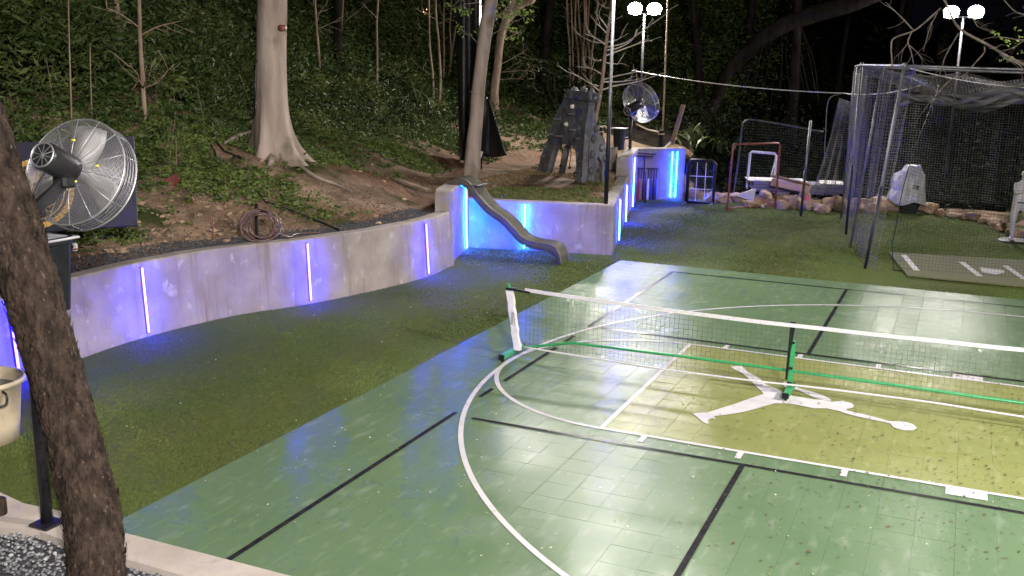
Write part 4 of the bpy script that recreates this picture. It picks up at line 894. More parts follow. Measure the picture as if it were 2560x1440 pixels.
t3 = T(1240, 285); D3 = (t3 - CAM).length; q3 = lambda u, v, dd=0: at(u, v, D3 + dd)
tree3 = empty('leafy_tree', t3, 0, 'forked brown trunk just behind the slim pale tree', 'tree')
trunk_mesh([t3 - Vector((0, 0, .4)), q3(1236, 240), q3(1244, 160), q3(1252, 90), q3(1270, 40), q3(1282, 0), q3(1300, -160), q3(1310, -320)], [.17, .14, .13, .13, .13, .12, .09, .05], 18, .05, 4, 3).build('trunk', M['sapling'], tree3, True)
mb = trunk_mesh([q3(1262, 60), q3(1300, 15), q3(1330, 0), q3(1336, -40)], [.10, .10, .11, .10], 14); mb.build('limb', M['sapling'], tree3, True)
rnd = random.Random(31); lv = []
for (u, v, d) in [(1240, 180, (1, -.1, .12)), (1242, 165, (1, .1, .3)), (1238, 200, (.9, 0, .05)), (1250, 100, (.7, .2, .4)), (1256, 70, (-.5, .2, .5))]: br = MB(); twig(br, q3(u, v), RIGHT * d[0] + FWD * d[1] + Vector((0, 0, d[2])), 1.25, .014, 2, rnd, lv, .18); br.build('branch', M['sapling'], tree3, True)
lm = MB()
for i, p in enumerate(lv): leaf_cloud(lm, p, .18, 16, .032, .3, 140 + i)
lm.build('leaves', M['leaf'], tree3)

# slim saplings: (label, pixel path, radius, branchiness)
def sapling(path, r, label, nb=4, seed=0, m='sapling', blen=.9, group='bare saplings on the bank', leaves=False, lvmat='leaf', name='sapling'):
    b = T(*path[0]); D = (b - CAM).length; s_ = empty(name, b, 0, label, 'tree', group); rnd = random.Random(seed)
    P = [b - Vector((0, 0, .15)), b] + [at(u, v, D + .1 * i) for i, (u, v) in enumerate(path[1:])]
    mb = MB(); pp = smooth_path(P, 5); mb.tube(pp, [r, r * .9, r * .75, r * .6], 9); mb.build('trunk', M[m], s_, True)
    if nb:
        lv = []
        for k in range(nb):
            br = MB(); i = rnd.randrange(len(pp) // 3, len(pp)); a = rnd.uniform(0, 6.28); twig(br, pp[i], (math.cos(a), math.sin(a), .45), blen * rnd.uniform(.6, 1.2), r * .35, 1, rnd, lv, .15, .03)
            br.build('branch', M[m], s_, True)
        if leaves:
            lm = MB(); [leaf_cloud(lm, p, .35, 18, .07, .6, 900 + seed + i) for i, p in enumerate(lv)]; lm.build('leaves', M[lvmat], s_)
    return s_
sapling([(297, 140), (294, 60), (291, 0), (287, -130)], .075, 'stoutest short pale sapling trunk at upper left, ending above the ferny bank', 2, 1)
sapling([(362, 298), (356, 200), (350, 90), (348, 0), (346, -150)], .045, 'slender tall pale sapling right of the short stout one at upper left', 5, 2)
sapling([(439, 44), (436, 0), (434, -120)], .06, 'far pale sapling stub at the top edge between the slender sapling and thick tree', 1, 3)
sapling([(801, 208), (797, 130), (791, 60), (788, 0), (786, -130)], .035, 'thin white sapling just right of the thick pale tree', 6, 4)
sapling([(942, 245), (943, 150), (942, 60), (945, 0), (946, -130)], .035, 'thin white sapling standing among the broad strappy leaves', 6, 5)
sapling([(1084, 268), (1082, 190), (1074, 110), (1073, 40), (1070, -120)], .035, 'leftmost stem of the sapling clump left of the dark gap', 2, 6, group='sapling clump')
sapling([(1098, 274), (1101, 190), (1096, 100), (1090, 30), (1088, -120)], .04, 'stem second from left in the sapling clump left of the dark gap', 2, 7, group='sapling clump')
sapling([(1108, 215), (1110, 130), (1109, 60), (1114, -120)], .04, 'short middle stem of the sapling clump left of the dark gap', 1, 8, group='sapling clump')
sapling([(1119, 210), (1127, 130), (1124, 70), (1128, 0), (1126, -120)], .04, 'forking stem right of centre in the sapling clump', 2, 9, group='sapling clump')
sapling([(1122, 208), (1130, 130), (1143, 50), (1158, 0), (1180, -110)], .04, 'rightmost stem of the sapling clump, leaning towards the dark gap', 1, 10, group='sapling clump')
sapling([(1180 - 330, 150), (853, 90), (858, 0), (860, -120)], .03, 'faint thin sapling between the two white ones', 3, 31)
sapling([(180, 330), (176, 200), (172, 60), (170, -100)], .016, 'hair thin pale stem in the ferns at far left', 0, 32); sapling([(230, 290), (226, 180), (225, 110)], .014, 'short hair thin stem between far left ferns and stout sapling', 0, 33)
# clump of bare stems behind the climbing tower
for k, (a, b, c, d) in enumerate([((1426, 232), (1424, 120), (1418, 40), (1417, -100)), ((1434, 234), (1432, 130), (1430, 60), (1424, -100)), ((1446, 232), (1446, 140), (1438, 50), (1446, -100)), ((1452, 232), (1456, 130), (1449, 60), (1440, -100)), ((1462, 240), (1464, 140), (1470, 60), (1478, -100)), ((1470, 250), (1474, 150), (1466, 60), (1466, -100)), ((1478, 260), (1478, 150), (1490, 60), (1502, -100)), ((1466, 250), (1458, 150), (1462, 50), (1456, -100))]):
    sapling([a, b, c, d], .042, ['leftmost', 'second', 'third', 'fourth', 'sixth', 'seventh', 'rightmost', 'fifth'][k] + ' of the bare stems rising behind the climbing tower', 1, 50 + k, group='bare stems behind the tower')
# white many-branched sapling by the pole
sp_ = empty('bare_sapling', T(1486, 318), 0, 'leafless white twiggy sapling left of the terrace corner pole', 'tree'); b = sp_.location.copy(); Ds = min(27.0, (b - CAM).length)
b = at(1486, 318, Ds); P = [b - Vector((0, 0, .8)), b, at(1500, 240, Ds), at(1508, 180, Ds), at(1515, 110, Ds), at(1526, 30, Ds), at(1530, -60, Ds), at(1536, -150, Ds)]
mb = MB(); mb.tube(smooth_path(P, 5), [.06, .05, .045, .04, .03, .02], 9); mb.build('trunk', M['sapling'], sp_, True)
wb = mat('white_bark', (.50, .44, .38), (.66, .60, .54), rough=.8, scale=9)
for k, pth in enumerate([[(1500, 228), (1470, 205), (1440, 188), (1415, 178)], [(1502, 226), (1540, 214), (1590, 205), (1660, 182)], [(1506, 200), (1540, 190), (1580, 182), (1592, 176)], [(1506, 205), (1550, 204), (1580, 200)], [(1508, 188), (1480, 172), (1440, 166)], [(1514, 118), (1560, 108), (1600, 82), (1668, 32)], [(1513, 126), (1545, 120), (1580, 100), (1592, 72)], [(1512, 140), (1560, 122), (1610, 104), (1630, 102)], [(1514, 112), (1490, 96), (1462, 84)], [(1518, 84), (1500, 66), (1490, 58)], [(1519, 70), (1500, 45), (1486, 30)], [(1516, 106), (1545, 98), (1556, 84)], [(1510, 156), (1540, 160), (1546, 158)], [(1502, 150), (1490, 152), (1485, 150)], [(1520, 60), (1530, 52), (1536, 50)], [(1524, 20), (1512, 18), (1506, 15)], [(1514, 108), (1482, 104), (1456, 92), (1440, 80)], [(1496, 215), (1480, 210), (1474, 205)]]):
    rnd = random.Random(k); pts = smooth_path([at(u, v, Ds + .25 * math.sin(k * 2.1) * i) for i, (u, v) in enumerate(pth)], 5); mb = MB(); mb.tube(pts, [.022, .017, .012, .007], 6)
    for _ in range(3):
        i = rnd.randrange(len(pts) // 2, len(pts)); d = (pts[i] - pts[i - 1]).normalized(); twig(mb, pts[i], d + Vector((rnd.gauss(0, .5), rnd.gauss(0, .5), .4)), .35, .007, 0, rnd, None, .2, .02, 3)
    mb.build('branch', wb, sp_, True)
sapling([(1655, 360), (1660, 250), (1665, 120), (1668, 40), (1670, -60)], .03, 'thin upright pale pole-like trunk right of the distant fan', 0, 71, group='bare saplings on the terrace')

# ------------------------------------------------------------------ undergrowth
BTX, BTY = bt.x + .25, bt.y - .55
def leaf_field(px, py, zt, hgt, size, per, m, name, label, up=.5, elong=.42):
    n = len(px); idx = np.repeat(np.arange(n), per); k = len(idx)
    rr = rng.uniform(0, 1, k) ** .6 * (hgt[idx] * .55 + .05); th = rng.uniform(0, 2 * PI, k)
    c = np.stack([px[idx] + rr * np.cos(th), py[idx] + rr * np.sin(th), zt[idx] + hgt[idx] * rng.uniform(.08, 1, k)], -1)
    d = np.stack([np.cos(th) + rng.normal(0, .6, k), np.sin(th) + rng.normal(0, .6, k), rng.normal(-.1, up, k)], -1); d /= np.linalg.norm(d, axis=1)[:, None]
    r2 = rng.normal(0, 1, (k, 3)); r2[:, 2] *= .35; e = np.cross(d, r2 + np.array([0, 0, .4])); e /= np.linalg.norm(e, axis=1)[:, None] + 1e-9; s_ = (size[idx] * np.clip(rng.lognormal(0, .42, k), .4, 2.3))[:, None]
    f = np.cross(d, e)
    V = np.stack([c - d * s_, c + e * s_ * elong + f * s_ * .12, c + d * s_, c - e * s_ * elong + f * s_ * .12], 1).reshape(-1, 3)
    o = link(name, fast_mesh(name, V, np.arange(k * 4).reshape(-1, 4), m)); return tag(o, label, 'undergrowth', kind='stuff')
def sample(nn, x0, x1, y0, y1):
    x = rng.uniform(x0, x1, nn); y = rng.uniform(y0, y1, nn); z, s_, iny = terrain(x, y, True)
    dx = np.stack([x - CAM.x, y - CAM.y, z - CAM.z], -1); dep = dx @ np.array(FWD); u = dx @ np.array(RIGHT) / np.maximum(dep, .1); ok = ~iny & (dep > 4) & (np.abs(u) < .58)
    return x[ok], y[ok], z[ok], s_[ok]
def bare(x, y):          # clay scar on the bank right of the old tree, debris strip near the wall
    d1 = np.hypot((x + 8.6) / 1.5, (y - 5.6) / 2.6); return np.clip(1.35 - d1, 0, 1)
x, y, z, s_ = sample(90000, -30, -4, -8, 34)
pr = sstep(s_ + .9 * fbm(x, y, .9, 21, 4), 1.5, 3.1) * np.clip(1 - 1.3 * bare(x, y), 0, 1) * sstep(-x, 4.5, 7); sel = rng.uniform(0, 1, len(x)) < pr
x, y, z, s_ = x[sel], y[sel], z[sel], s_[sel]; x, y, z, s_ = x[:19000], y[:19000], z[:19000], s_[:19000]
dtree = np.hypot(x - BTX, y - BTY); keep = dtree > .95; x, y, z, s_ = x[keep], y[keep], z[keep], s_[keep]
h = np.clip(.10 + .17 * (s_ - 2.2), .09, 1.25) * rng.uniform(.45, 1.35, len(x)) * (1 + .6 * fbm(x, y, .9, 8, 3)); h = np.where(np.hypot(x - BTX + .0, y - BTY) < 2.2, np.minimum(h, .12), h)
leaf_field(x, y, z, h, np.clip(.026 + .006 * s_, .030, .070), 23, M['leaf'], 'undergrowth', 'dense dark green undergrowth covering the upper bank', .75, .27)
x, y, z, s_ = sample(70000, -13, -6.5, -8, 20)
pr = np.clip(.12 + sstep(s_, .4, 1.8) * .9 + .9 * fbm(x, y, 1.6, 33, 4), 0, 1) * np.clip(1 - 1.6 * bare(x, y), 0, 1) * (1 - sstep(s_, 3.5, 5.5)) * sstep(s_, .25, .7); pr *= np.where((fbm(x, y, 1.4, 77, 4) > -.12), 1, .10); sel = rng.uniform(0, 1, len(x)) < pr * .62
x, y, z, s_ = x[sel], y[sel], z[sel], s_[sel]; x, y, z = x[:17000], y[:17000], z[:17000]
leaf_field(x, y, z, rng.uniform(.03, .12, len(x)), rng.uniform(.02, .035, len(x)), 10, M['leaf_low'], 'ground_cover', 'patchy low green weeds on the clay bank above the wall', .35, .5)
x, y, z, s_ = sample(5200, -22, -7.5, -6, 22); ok = (s_ > 2.6) & (fbm(x, y, .8, 52, 3) > -.1); x, y, z = x[ok][:120], y[ok][:120], z[ok][:120]; n = len(x)
hh = rng.uniform(.3, 1.0, n); wx = rng.uniform(.002, .005, n); lx, ly = rng.normal(0, .12, n) * hh, rng.normal(0, .12, n) * hh; V = np.empty((n, 8, 3))
for c_, (ax_, ay_) in enumerate(((-1, -1), (1, -1), (1, 1), (-1, 1))):
    V[:, c_] = np.stack([x + ax_ * wx, y + ay_ * wx, z - .05], -1); V[:, c_ + 4] = np.stack([x + lx + ax_ * wx * .5, y + ly + ay_ * wx * .5, z + hh], -1)
Fb = np.array([[0, 1, 5, 4], [1, 2, 6, 5], [2, 3, 7, 6], [3, 0, 4, 7]]); o = link('dead_stems', fast_mesh('dead_stems', V.reshape(-1, 3), (Fb[None] + (np.arange(n) * 8)[:, None, None]).reshape(-1, 4), M['sapling'])); tag(o, 'thin dead pale stems standing among the undergrowth on the bank', 'stems', kind='stuff')
# terrace: dry grass and straw
x = rng.uniform(-9, -4.9, 9000); y = rng.uniform(7.8, 14.5, 9000); z, s_, iny = terrain(x, y, True); ok = ~iny & (s_ < 1.2) & (fbm(x, y, 1.2, 15, 3) > -.25); x, y, z = x[ok], y[ok], z[ok]
leaf_field(x, y, z - .01, np.full(len(x), .05), np.full(len(x), .035), 4, M['drygrass'], 'dry_grass', 'trampled dry straw coloured grass on the play terrace', .5, .12)
ok = (fbm(x, y, .8, 44, 3) > .22); leaf_field(x[ok], y[ok], z[ok] - .01, np.full(ok.sum(), .06), np.full(ok.sum(), .035), 5, M['leaf_low'], 'terrace_grass', 'green grass tufts on the play terrace', .5, .16)
# leaf mould and low growth on the forest floor, leaves coloured dark as unlit
x = rng.uniform(-6.2, 9, 14000); y = rng.uniform(18.3, 33, 14000); z, s_, iny = terrain(x, y, True); ok = ~iny & (rng.uniform(0, 1, len(x)) < np.clip(sstep(y, 18.4, 19.6) + .15, 0, 1) * np.clip(24 / y, .4, 1)); x, y, z = x[ok], y[ok], z[ok]
leaf_field(x, y, z - .02, np.full(len(x), .14), np.full(len(x), .075), 9, M['leaf_unlit_woods'], 'forest_floor', 'dark leafy forest floor beyond the rock edging', .35, .5)
# clods and crumbs of clay on the bare bank
x, y, z, s_ = sample(26000, -12, -6.6, -6, 12); ok = (s_ > .15) & (s_ < 3.4); x, y, z = x[ok][:3800], y[ok][:3800], z[ok][:3800]
o = scatter_stones('clay_clods', list(zip(x, y, z)), .02, .075, M['soil'], 'crumbling clay clods strewn on the bare bank'); o['category'] = 'clods'
# dry leaf litter near the fan
x = rng.normal(-9.1, .5, 330); y = rng.uniform(-3.5, 2.0, 330); z, s_, iny = terrain(x, y, True); ok = ~iny & (s_ > .2); o = leaf_field(x[ok], y[ok], z[ok], np.full(ok.sum(), .05), np.full(ok.sum(), .045), 2, M['leaf_dry'], 'leaf_litter', 'dry curled leaf litter on the bank right of the near fan', .4, .4)
q = T(432, 466, .06); mb = MB(); mb.add([q + Vector((0, 0, -.08)), q + RIGHT * .13 + Vector((0, 0, .02)), q + RIGHT * .06 + Vector((0, 0, .14)), q - RIGHT * .12 + Vector((0, 0, .04)) - FWD * .04], [(0, 1, 2, 3)]); o = mb.build('fallen_leaf', M['leaf_red']); m_ = o.modifiers.new('s', 'SOLIDIFY'); m_.thickness = .006; tag(o, 'single dark red leaf lying on the bank right of the near fan', 'leaf')
# stones on the bank
for k, (u, v, w_) in enumerate([(352, 512, .16), (344, 560, .12), (405, 545, .10), (470, 600, .12), (565, 605, .14), (655, 405, .12), (960, 455, .12), (1010, 500, .12), (945, 560, .14), (830, 520, .10), (900, 430, .11), (1215, 455, .16), (1235, 470, .18), (1265, 490, .14), (1300, 495, .12)]):
    mb = MB(); p = T(u, v, .01); mb.rock(p, (w_, w_ * .8, w_ * .5), 500 + k, 2, k); o = mb.build('bank_stone', M['rock'], None, True); tag(o, ['pale stone at the lower right of the emblem board', 'small stone below the emblem board corner', 'stone in the leaf litter right of the fan', 'stone near the gravel left of the hose', 'stone just left of the coiled hose', 'stone at the foot of the thick pale tree', 'stone on the clay scar right of the roots', 'stone on the clay near the raised wall', 'stone by the gravel left of the raised wall', 'small stone mid clay slope', 'small stone high on the clay slope', 'first stone on the terrace edge right of the slim tree', 'second stone on the terrace edge behind the slide', 'third stone on the terrace edge behind the slide', 'last stone in the row behind the slide'][k], 'stone', 'loose stones')

# broad-leaved clumps
def broad_plant(base, n, L, wd, label, m='leaf_broad', seed=0, group='broad leaved plants'):
    r = empty('broadleaf_plant', base, 0, label, 'plant', group); rnd = random.Random(seed); base = Vector(base)
    for k in range(n):
        a = rnd.uniform(0, 6.28); le = L * rnd.uniform(.6, 1.2); b = base + Vector((rnd.gauss(0, .25), rnd.gauss(0, .25), 0)); o_ = Vector((math.cos(a), math.sin(a), 0)); sd = Vector((-o_.y, o_.x, 0)); V = []; tip = rnd.uniform(.35, .9)
        for i in range(7):
            t = i / 6; c = b + o_ * (le * tip * t ** 1.4) + Vector((0, 0, le * (t * 1.05 - tip * .75 * t * t))); ww = wd * math.sin(PI * min(1, .06 + t * .94)) ** .7 * (.55 if t < .25 else 1)
            V += [c - sd * ww + Vector((0, 0, .012)), c, c + sd * ww + Vector((0, 0, .012))]
        F = [(i * 3 + j, i * 3 + j + 1, i * 3 + 4 + j, i * 3 + 3 + j) for i in range(6) for j in range(2)]; mb = MB(); mb.add(V, F); mb.build('leaf_blade', M[m], r, True)
for k, (u, v) in enumerate([(850, 215), (895, 225), (975, 235), (1020, 245), (1050, 262), (905, 170), (960, 165), (1005, 170), (870, 150), (1035, 190)]):
    broad_plant(T(u, v), 15, 1.05, .06, ['lowest left strappy plant', 'low strappy plant left of the white sapling', 'low strappy plant right of the white sapling', 'strappy plant with pale tipped leaves near the sapling clump', 'strappy plant at the foot of the sapling clump', 'mid height strappy plant behind the left pair', 'mid height strappy plant behind the white sapling', 'mid height strappy plant towards the sapling clump', 'highest left strappy plant', 'highest right strappy plant'][k] + ' in the leafy thicket', seed=k)
for k, (u, v) in enumerate([(1725, 372), (1762, 380), (1790, 372), (1742, 350)]): broad_plant(T(u, v), 14, .8, .07, ['left', 'front', 'right', 'rear'][k] + ' plant of the broad leaved clump beyond the corner wall', seed=20 + k, group='broad leaved clump beyond the wall')

# dark forest beyond
def forest_tree(x, y, r, h, lean, label, seed, crown=True):
    z = TZ(x, y); t = empty('forest_tree', (x, y, z), 0, label, 'tree', 'dark forest trees'); rnd = random.Random(seed); b = Vector((x, y, z - .2))
    P = [b, b + Vector((lean[0] * .3, lean[1] * .3, h * .35)), b + Vector((lean[0] * .7, lean[1] * .7, h * .7)), b + Vector((lean[0], lean[1], h))]; pp = smooth_path(P, 5)
    mb = MB(); mb.tube(pp, [r, r * .8, r * .55, r * .3], 10); mb.build('trunk', M['darkbark'], t, True); lv = []
    for k in range(7): br = MB(); i = rnd.randrange(len(pp) // 2, len(pp)); a = rnd.uniform(0, 6.28); twig(br, pp[i], (math.cos(a), math.sin(a), .3), h * .3, r * .25, 1, rnd, lv, .2); br.build('branch', M['darkbark'], t, True)
    if crown:
        lm = MB(); [leaf_cloud(lm, p, 1.0, 40, .16, .6, seed * 50 + i) for i, p in enumerate(lv)]; lm.build('crown', M['leaf_unlit_woods'], t)
fr = random.Random(77)
SP = [(-12, 22), (-10.5, 26), (-14, 28), (-8.5, 30), (-6, 27), (-5, 33), (-3, 29), (-1.5, 34), (.5, 30), (2, 35), (3.5, 28.5), (5.5, 33), (-3.8, 24.5), (-6.8, 24), (8, 27), (-17, 24), (-20, 17), (-18, 12), (-16.5, 7), (-19, 3), (-17.5, -1), (-15.5, 1.8), (-16, 15.5), (-1, 26.5), (5, 25)]
for k, (x, y) in enumerate(SP): forest_tree(x, y, fr.uniform(.10, .2), fr.uniform(7, 11), (fr.gauss(0, .8), fr.gauss(0, .8)), 'dark forest tree in the unlit woods behind the yard', 200 + k)
D_ = 35.5; ar = empty('arching_tree', T(1730, 372), 0, 'thick brown trunk arching right through the dark woods', 'tree')
trunk_mesh([T(1745, 350) - Vector((0, 0, .4)), at(1790, 250, D_), at(1822, 180, D_), at(1870, 128, D_), at(1950, 68, D_), at(2040, 34, D_), at(2150, 2, D_), at(2300, -60, D_)], [.13, .17, .2, .24, .28, .28, .26, .2], 18).build('trunk', M['darkbark'], ar, True)
rnd = random.Random(9)
for k in range(16):
    u = 1880 + k * 7 + rnd.uniform(-5, 5); top = at(u + 20, 70 - (u - 1900) * .12, D_); bot = at(u - 40 + k * 7, 250 + rnd.uniform(-20, 40), D_ - .8); mb = MB(); mb.tube(smooth_path([top, top.lerp(bot, .5) + Vector((rnd.uniform(-.2, .2), 0, 0)), bot], 4), .011, 5); mb.build('hanging_vine', M['darkbark'], ar, True)
# dark shrubs that close the view under the forest
for k, (x, y, r_, hh) in enumerate([(-11, 21, 1.6, 1.6), (-9, 24, 1.6, 1.6), (-6.2, 22, 1.2, 1.2), (-4.5, 23.5, 1.6, 1.5), (-2.4, 23, 1.6, 1.3), (-.4, 23.5, 1.6, 1.5), (2.8, 22.6, 1.6, 1.3), (4.8, 21.6, 1.6, 1.5), (-7.5, 27, 2.2, 2.2), (-3, 27.5, 2.4, 2.4), (1.5, 28, 2.4, 2.4), (5.5, 27, 2.4, 2.6), (-13, 25, 2.2, 2.2), (-5, 31, 3, 3.2), (0, 32, 3, 3.4), (4.5, 32, 3, 3.2), (-10, 30, 3, 3)]):
    z = TZ(x, y); sh = empty('woodland_shrub', (x, y, z), 0, 'dark bushy shrub in the unlit wood edge', 'shrub', 'dark shrubs in the woods'); mb = MB(); rnd = random.Random(k + 5)
    for q in range(5): twig(mb, (x, y, z - .1), (rnd.gauss(0, .5), rnd.gauss(0, .5), 1), hh, .03, 1, rnd)
    mb.build('stems', M['darkbark'], sh); lm = MB(); leaf_cloud(lm, (x, y, z + hh * .55), r_, 520, .09, .5, 700 + k); lm.build('foliage', M['leaf_unlit_woods'], sh)

# overhanging branch at upper right
ov = empty('overhanging_tree', (6.6, 7.5, -.05), 0, 'tree whose bare twigs and few leaves hang over the batting cage at upper right', 'tree'); Do = 18.5; oq = lambda u, v, dd=0: at(u, v, Do + dd)
mb = MB(); mb.tube(smooth_path([(6.6, 7.5, -.2), (6.6, 7.4, 2), (6.4, 7.3, 4.2), (6.1, 7.2, 6.5)], 5), [.2, .17, .14, .09], 12); mb.build('trunk', M['bark'], ov, True)
lmt = MB(); cnt = 0
for k, (pts, r_) in enumerate([([(2800, 230), (2660, 200), (2540, 152), (2470, 112), (2400, 72), (2370, 20), (2350, -40)], .03), ([(2352, 20), (2310, 58), (2282, 78), (2236, 95), (2228, 118), (2230, 150), (2232, 180), (2224, 230)], .015), ([(2282, 74), (2262, 52), (2240, 30), (2214, 6)], .012), ([(2280, 78), (2270, 105), (2278, 130), (2284, 160), (2290, 190)], .012), ([(2270, 108), (2252, 130), (2236, 145)], .008), ([(2272, 112), (2294, 132), (2306, 152)], .008), ([(2396, 84), (2376, 118), (2362, 145), (2356, 165), (2348, 190)], .011), ([(2344, 30), (2326, 66), (2316, 100), (2308, 128)], .009), ([(2462, 116), (2460, 132), (2440, 155), (2420, 178), (2404, 205)], .013), ([(2500, 136), (2520, 150), (2545, 160), (2560, 175)], .013), ([(2420, 20), (2440, 60), (2452, 70), (2480, 80)], .008), ([(2800, 120), (2640, 90), (2560, 100), (2520, 95), (2490, 92)], .016), ([(2640, 60), (2580, 40), (2540, 30), (2510, 0)], .016), ([(2560, 100), (2530, 120), (2500, 128)], .008), ([(2400, 180), (2360, 215), (2330, 250), (2310, 275)], .009)]):
    rnd = random.Random(k + 60); q = smooth_path([oq(u, v, .15 * math.sin(k + i)) for i, (u, v) in enumerate(pts)], 4); mb = MB(); mb.tube(q, [r_, r_ * .8, r_ * .5], 7)
    for _ in range(4): i = rnd.randrange(2, len(q)); d = (q[i] - q[i - 1]).normalized(); twig(mb, q[i], d + Vector((rnd.gauss(0, .6), rnd.gauss(0, .6), rnd.gauss(-.2, .4))), .3, r_ * .35, 0, rnd, None, .25, 0, 3)
    mb.build('branch', M['twig'], ov, True)
for u, v in [(2495, 90), (2520, 100), (2545, 75), (2530, 115), (2550, 130), (2505, 150), (2525, 148), (2555, 90), (2480, 80), (2540, 108), (2500, 95)]: leaf_cloud(lmt, oq(u, v), .06, 6, .028, .8, u)
lmt.build('leaves', M['leaf_fresh'], ov)

# ------------------------------------------------------------------ batting cage
cg = empty('batting_cage', (.10, 8.98, 0), 0, 'tall batting cage of steel pipe hung with grey netting at right', 'batting cage')
FL0, FLT = Vector((.10, 8.98, -.02)), Vector((.44, 8.98, 3.80)); ML0, MLT = Vector((-.71, 13.34, -.02)), Vector((-.70, 13.3, 3.84)); BL0, BLT = Vector((-1.12, 16.1, -.02)), Vector((-1.1, 16.1, 3.84))
FR0, FRT = Vector((5.6, 9.5, -.02)), Vector((5.6, 9.5, 3.80)); BKL, BKR = Vector((-1.35, 19.2, 3.7)), Vector((5.6, 18.6, 3.7))
MD0, MDT = Vector((-.42, 11.4, -.02)), Vector((-.08, 11.2, 3.82))
for a, b in ((FL0, FLT), (ML0, MLT), (BL0, BLT), (FR0, FRT), (MD0, MDT)): mb = MB(); mb.tube([a, b], .024, 10); mb.build('upright', M['steel'], cg, True)
for a in (FL0, ML0): mb = MB(); b = FLT if a is FL0 else MLT; mb.tube([a, a.lerp(b, .42)], .028, 10); mb.build('pipe_sleeve', M['navy_pad'], cg, True)
def sag(a, b, s_, n=14): return [a.lerp(b, i / n) - Vector((0, 0, s_ * 4 * (i / n) * (1 - i / n))) for i in range(n + 1)]
for a, b, s_ in ((FLT, MLT, .0), (MLT, BLT, 0), (FLT, FRT, .03), (FLT + Vector((0, .5, -.02)), FRT + Vector((0, .5, -.06)), .05), (MLT, MLT + Vector((6, .3, -.1)), .05), (BLT, BLT + Vector((6.4, .6, -.05)), .06), (FRT, BKR, 0)): mb = MB(); mb.tube(sag(a, b, s_), .022, 9); mb.build('top_rail', M['steel'], cg, True)
for c in (FLT, MLT, FRT): mb = MB(); mb.lathe([(.035, -.05), (.04, 0), (.035, .05)], 10, c); mb.build('pipe_elbow', M['steel'], cg, True)
mb = MB(); mb.tube(sag(FLT + Vector((.1, .1, -.05)), Vector((3.2, 10.2, 3.45)), .10), .008, 6); mb.build('guy_rope', M['white_string'], cg)
def net_panel(f, nu, nv, r_, name, m='cage_net', su=24, sv=18):
    mb = MB()
    for i in range(nu + 1): mb.tube([f(i / nu, j / sv) for j in range(sv + 1)], r_, 3, False)
    for j in range(nv + 1): mb.tube([f(i / su, j / nv) for i in range(su + 1)], r_, 3, False)
    return mb.build(name, M[m], cg)
def left_net(u, v):
    a = FL0.lerp(ML0, u / .45) if u < .45 else ML0.lerp(BL0, (u - .45) / .27) if u < .72 else BL0.lerp(Vector((-1.4, 19.2, 0)), (u - .72) / .28)
    b = FLT.lerp(MLT, u / .45) if u < .45 else MLT.lerp(BLT, (u - .45) / .27) if u < .72 else BLT.lerp(BKL, (u - .72) / .28)
    p = a.lerp(b, v); fold = .12 * math.sin(u * 34) * (.3 + v * .7) + .07 * math.sin(u * 71 + 1); p = p + Vector((.10 + fold, .10 * math.sin(u * 27), 0)); p.z -= .14 * math.sin(PI * ((u * 3.7) % 1)) * v; p.z = max(.01, p.z); return p
net_panel(left_net, 118, 56, .0030, 'side_netting', su=110)
def back_net(u, v):
    p = Vector((-1.4, 19.2, 0)).lerp(Vector((5.6, 18.7, 0)), u); p.z = .02 + 3.65 * v - .2 * math.sin(PI * u) * v; p.y += .10 * math.sin(u * 30) + .05 * math.sin(u * 77); return p
net_panel(back_net, 100, 54, .0026, 'back_netting', su=90)
def roof_net(u, v):
    l0 = FLT.lerp(MLT, v / .62) if v < .62 else MLT.lerp(BLT, (v - .62) / .38); p = l0.lerp(Vector((5.6, 9.5 + 9 * v, 3.75)), u); p.z -= .05 + .62 * (math.sin(PI * min(1, u * 1.25)) ** .8) * (.25 + .75 * math.sin(PI * v)) + .06 * math.sin(u * 23 + v * 9); return p
net_panel(roof_net, 90, 80, .0026, 'roof_netting', su=60, sv=50)
def front_net(u, v):
    p = Vector((.62, 9.0, 0)).lerp(Vector((5.6, 9.5, 0)), u); z0 = .02; z1 = 3.7 - .75 * math.sin(PI * min(1, u * 1.1 + .05)); lft = max(0, 1 - u / .10); p.x += lft * (1.15 * max(0, v - .15) ** .6 * .35 - .18 * math.sin(PI * v * 1.2)); p.z = z0 + (z1 - z0) * v; p.y += .08 * math.sin(u * 24) * v; return p
net_panel(front_net, 84, 56, .0018, 'front_netting', 'string', su=60, sv=22)
mb = MB(); mb.tube([front_net(0, i / 30) for i in range(31)], .009, 6); mb.build('net_edge_rope', M['blackhose'], cg); mb = MB(); mb.tube([front_net(i / 40, 0) for i in range(41)], .012, 6); mb.build('net_bottom_rope', M['blackhose'], cg)
# gathered roll of roof netting
for k in range(3):
    mb = MB(); pts = [at(2250 + 22 * i, 255 - 18 * math.sin(i * .5 + k) - k * 6 + (8 if i < 3 else 0), 24.5 - .1 * k) for i in range(16)]; mb.tube(smooth_path(pts, 3), [.03, .06, .05, .07, .05, .06], 7); mb.build('gathered_netting', M['cage_net'], cg, True)
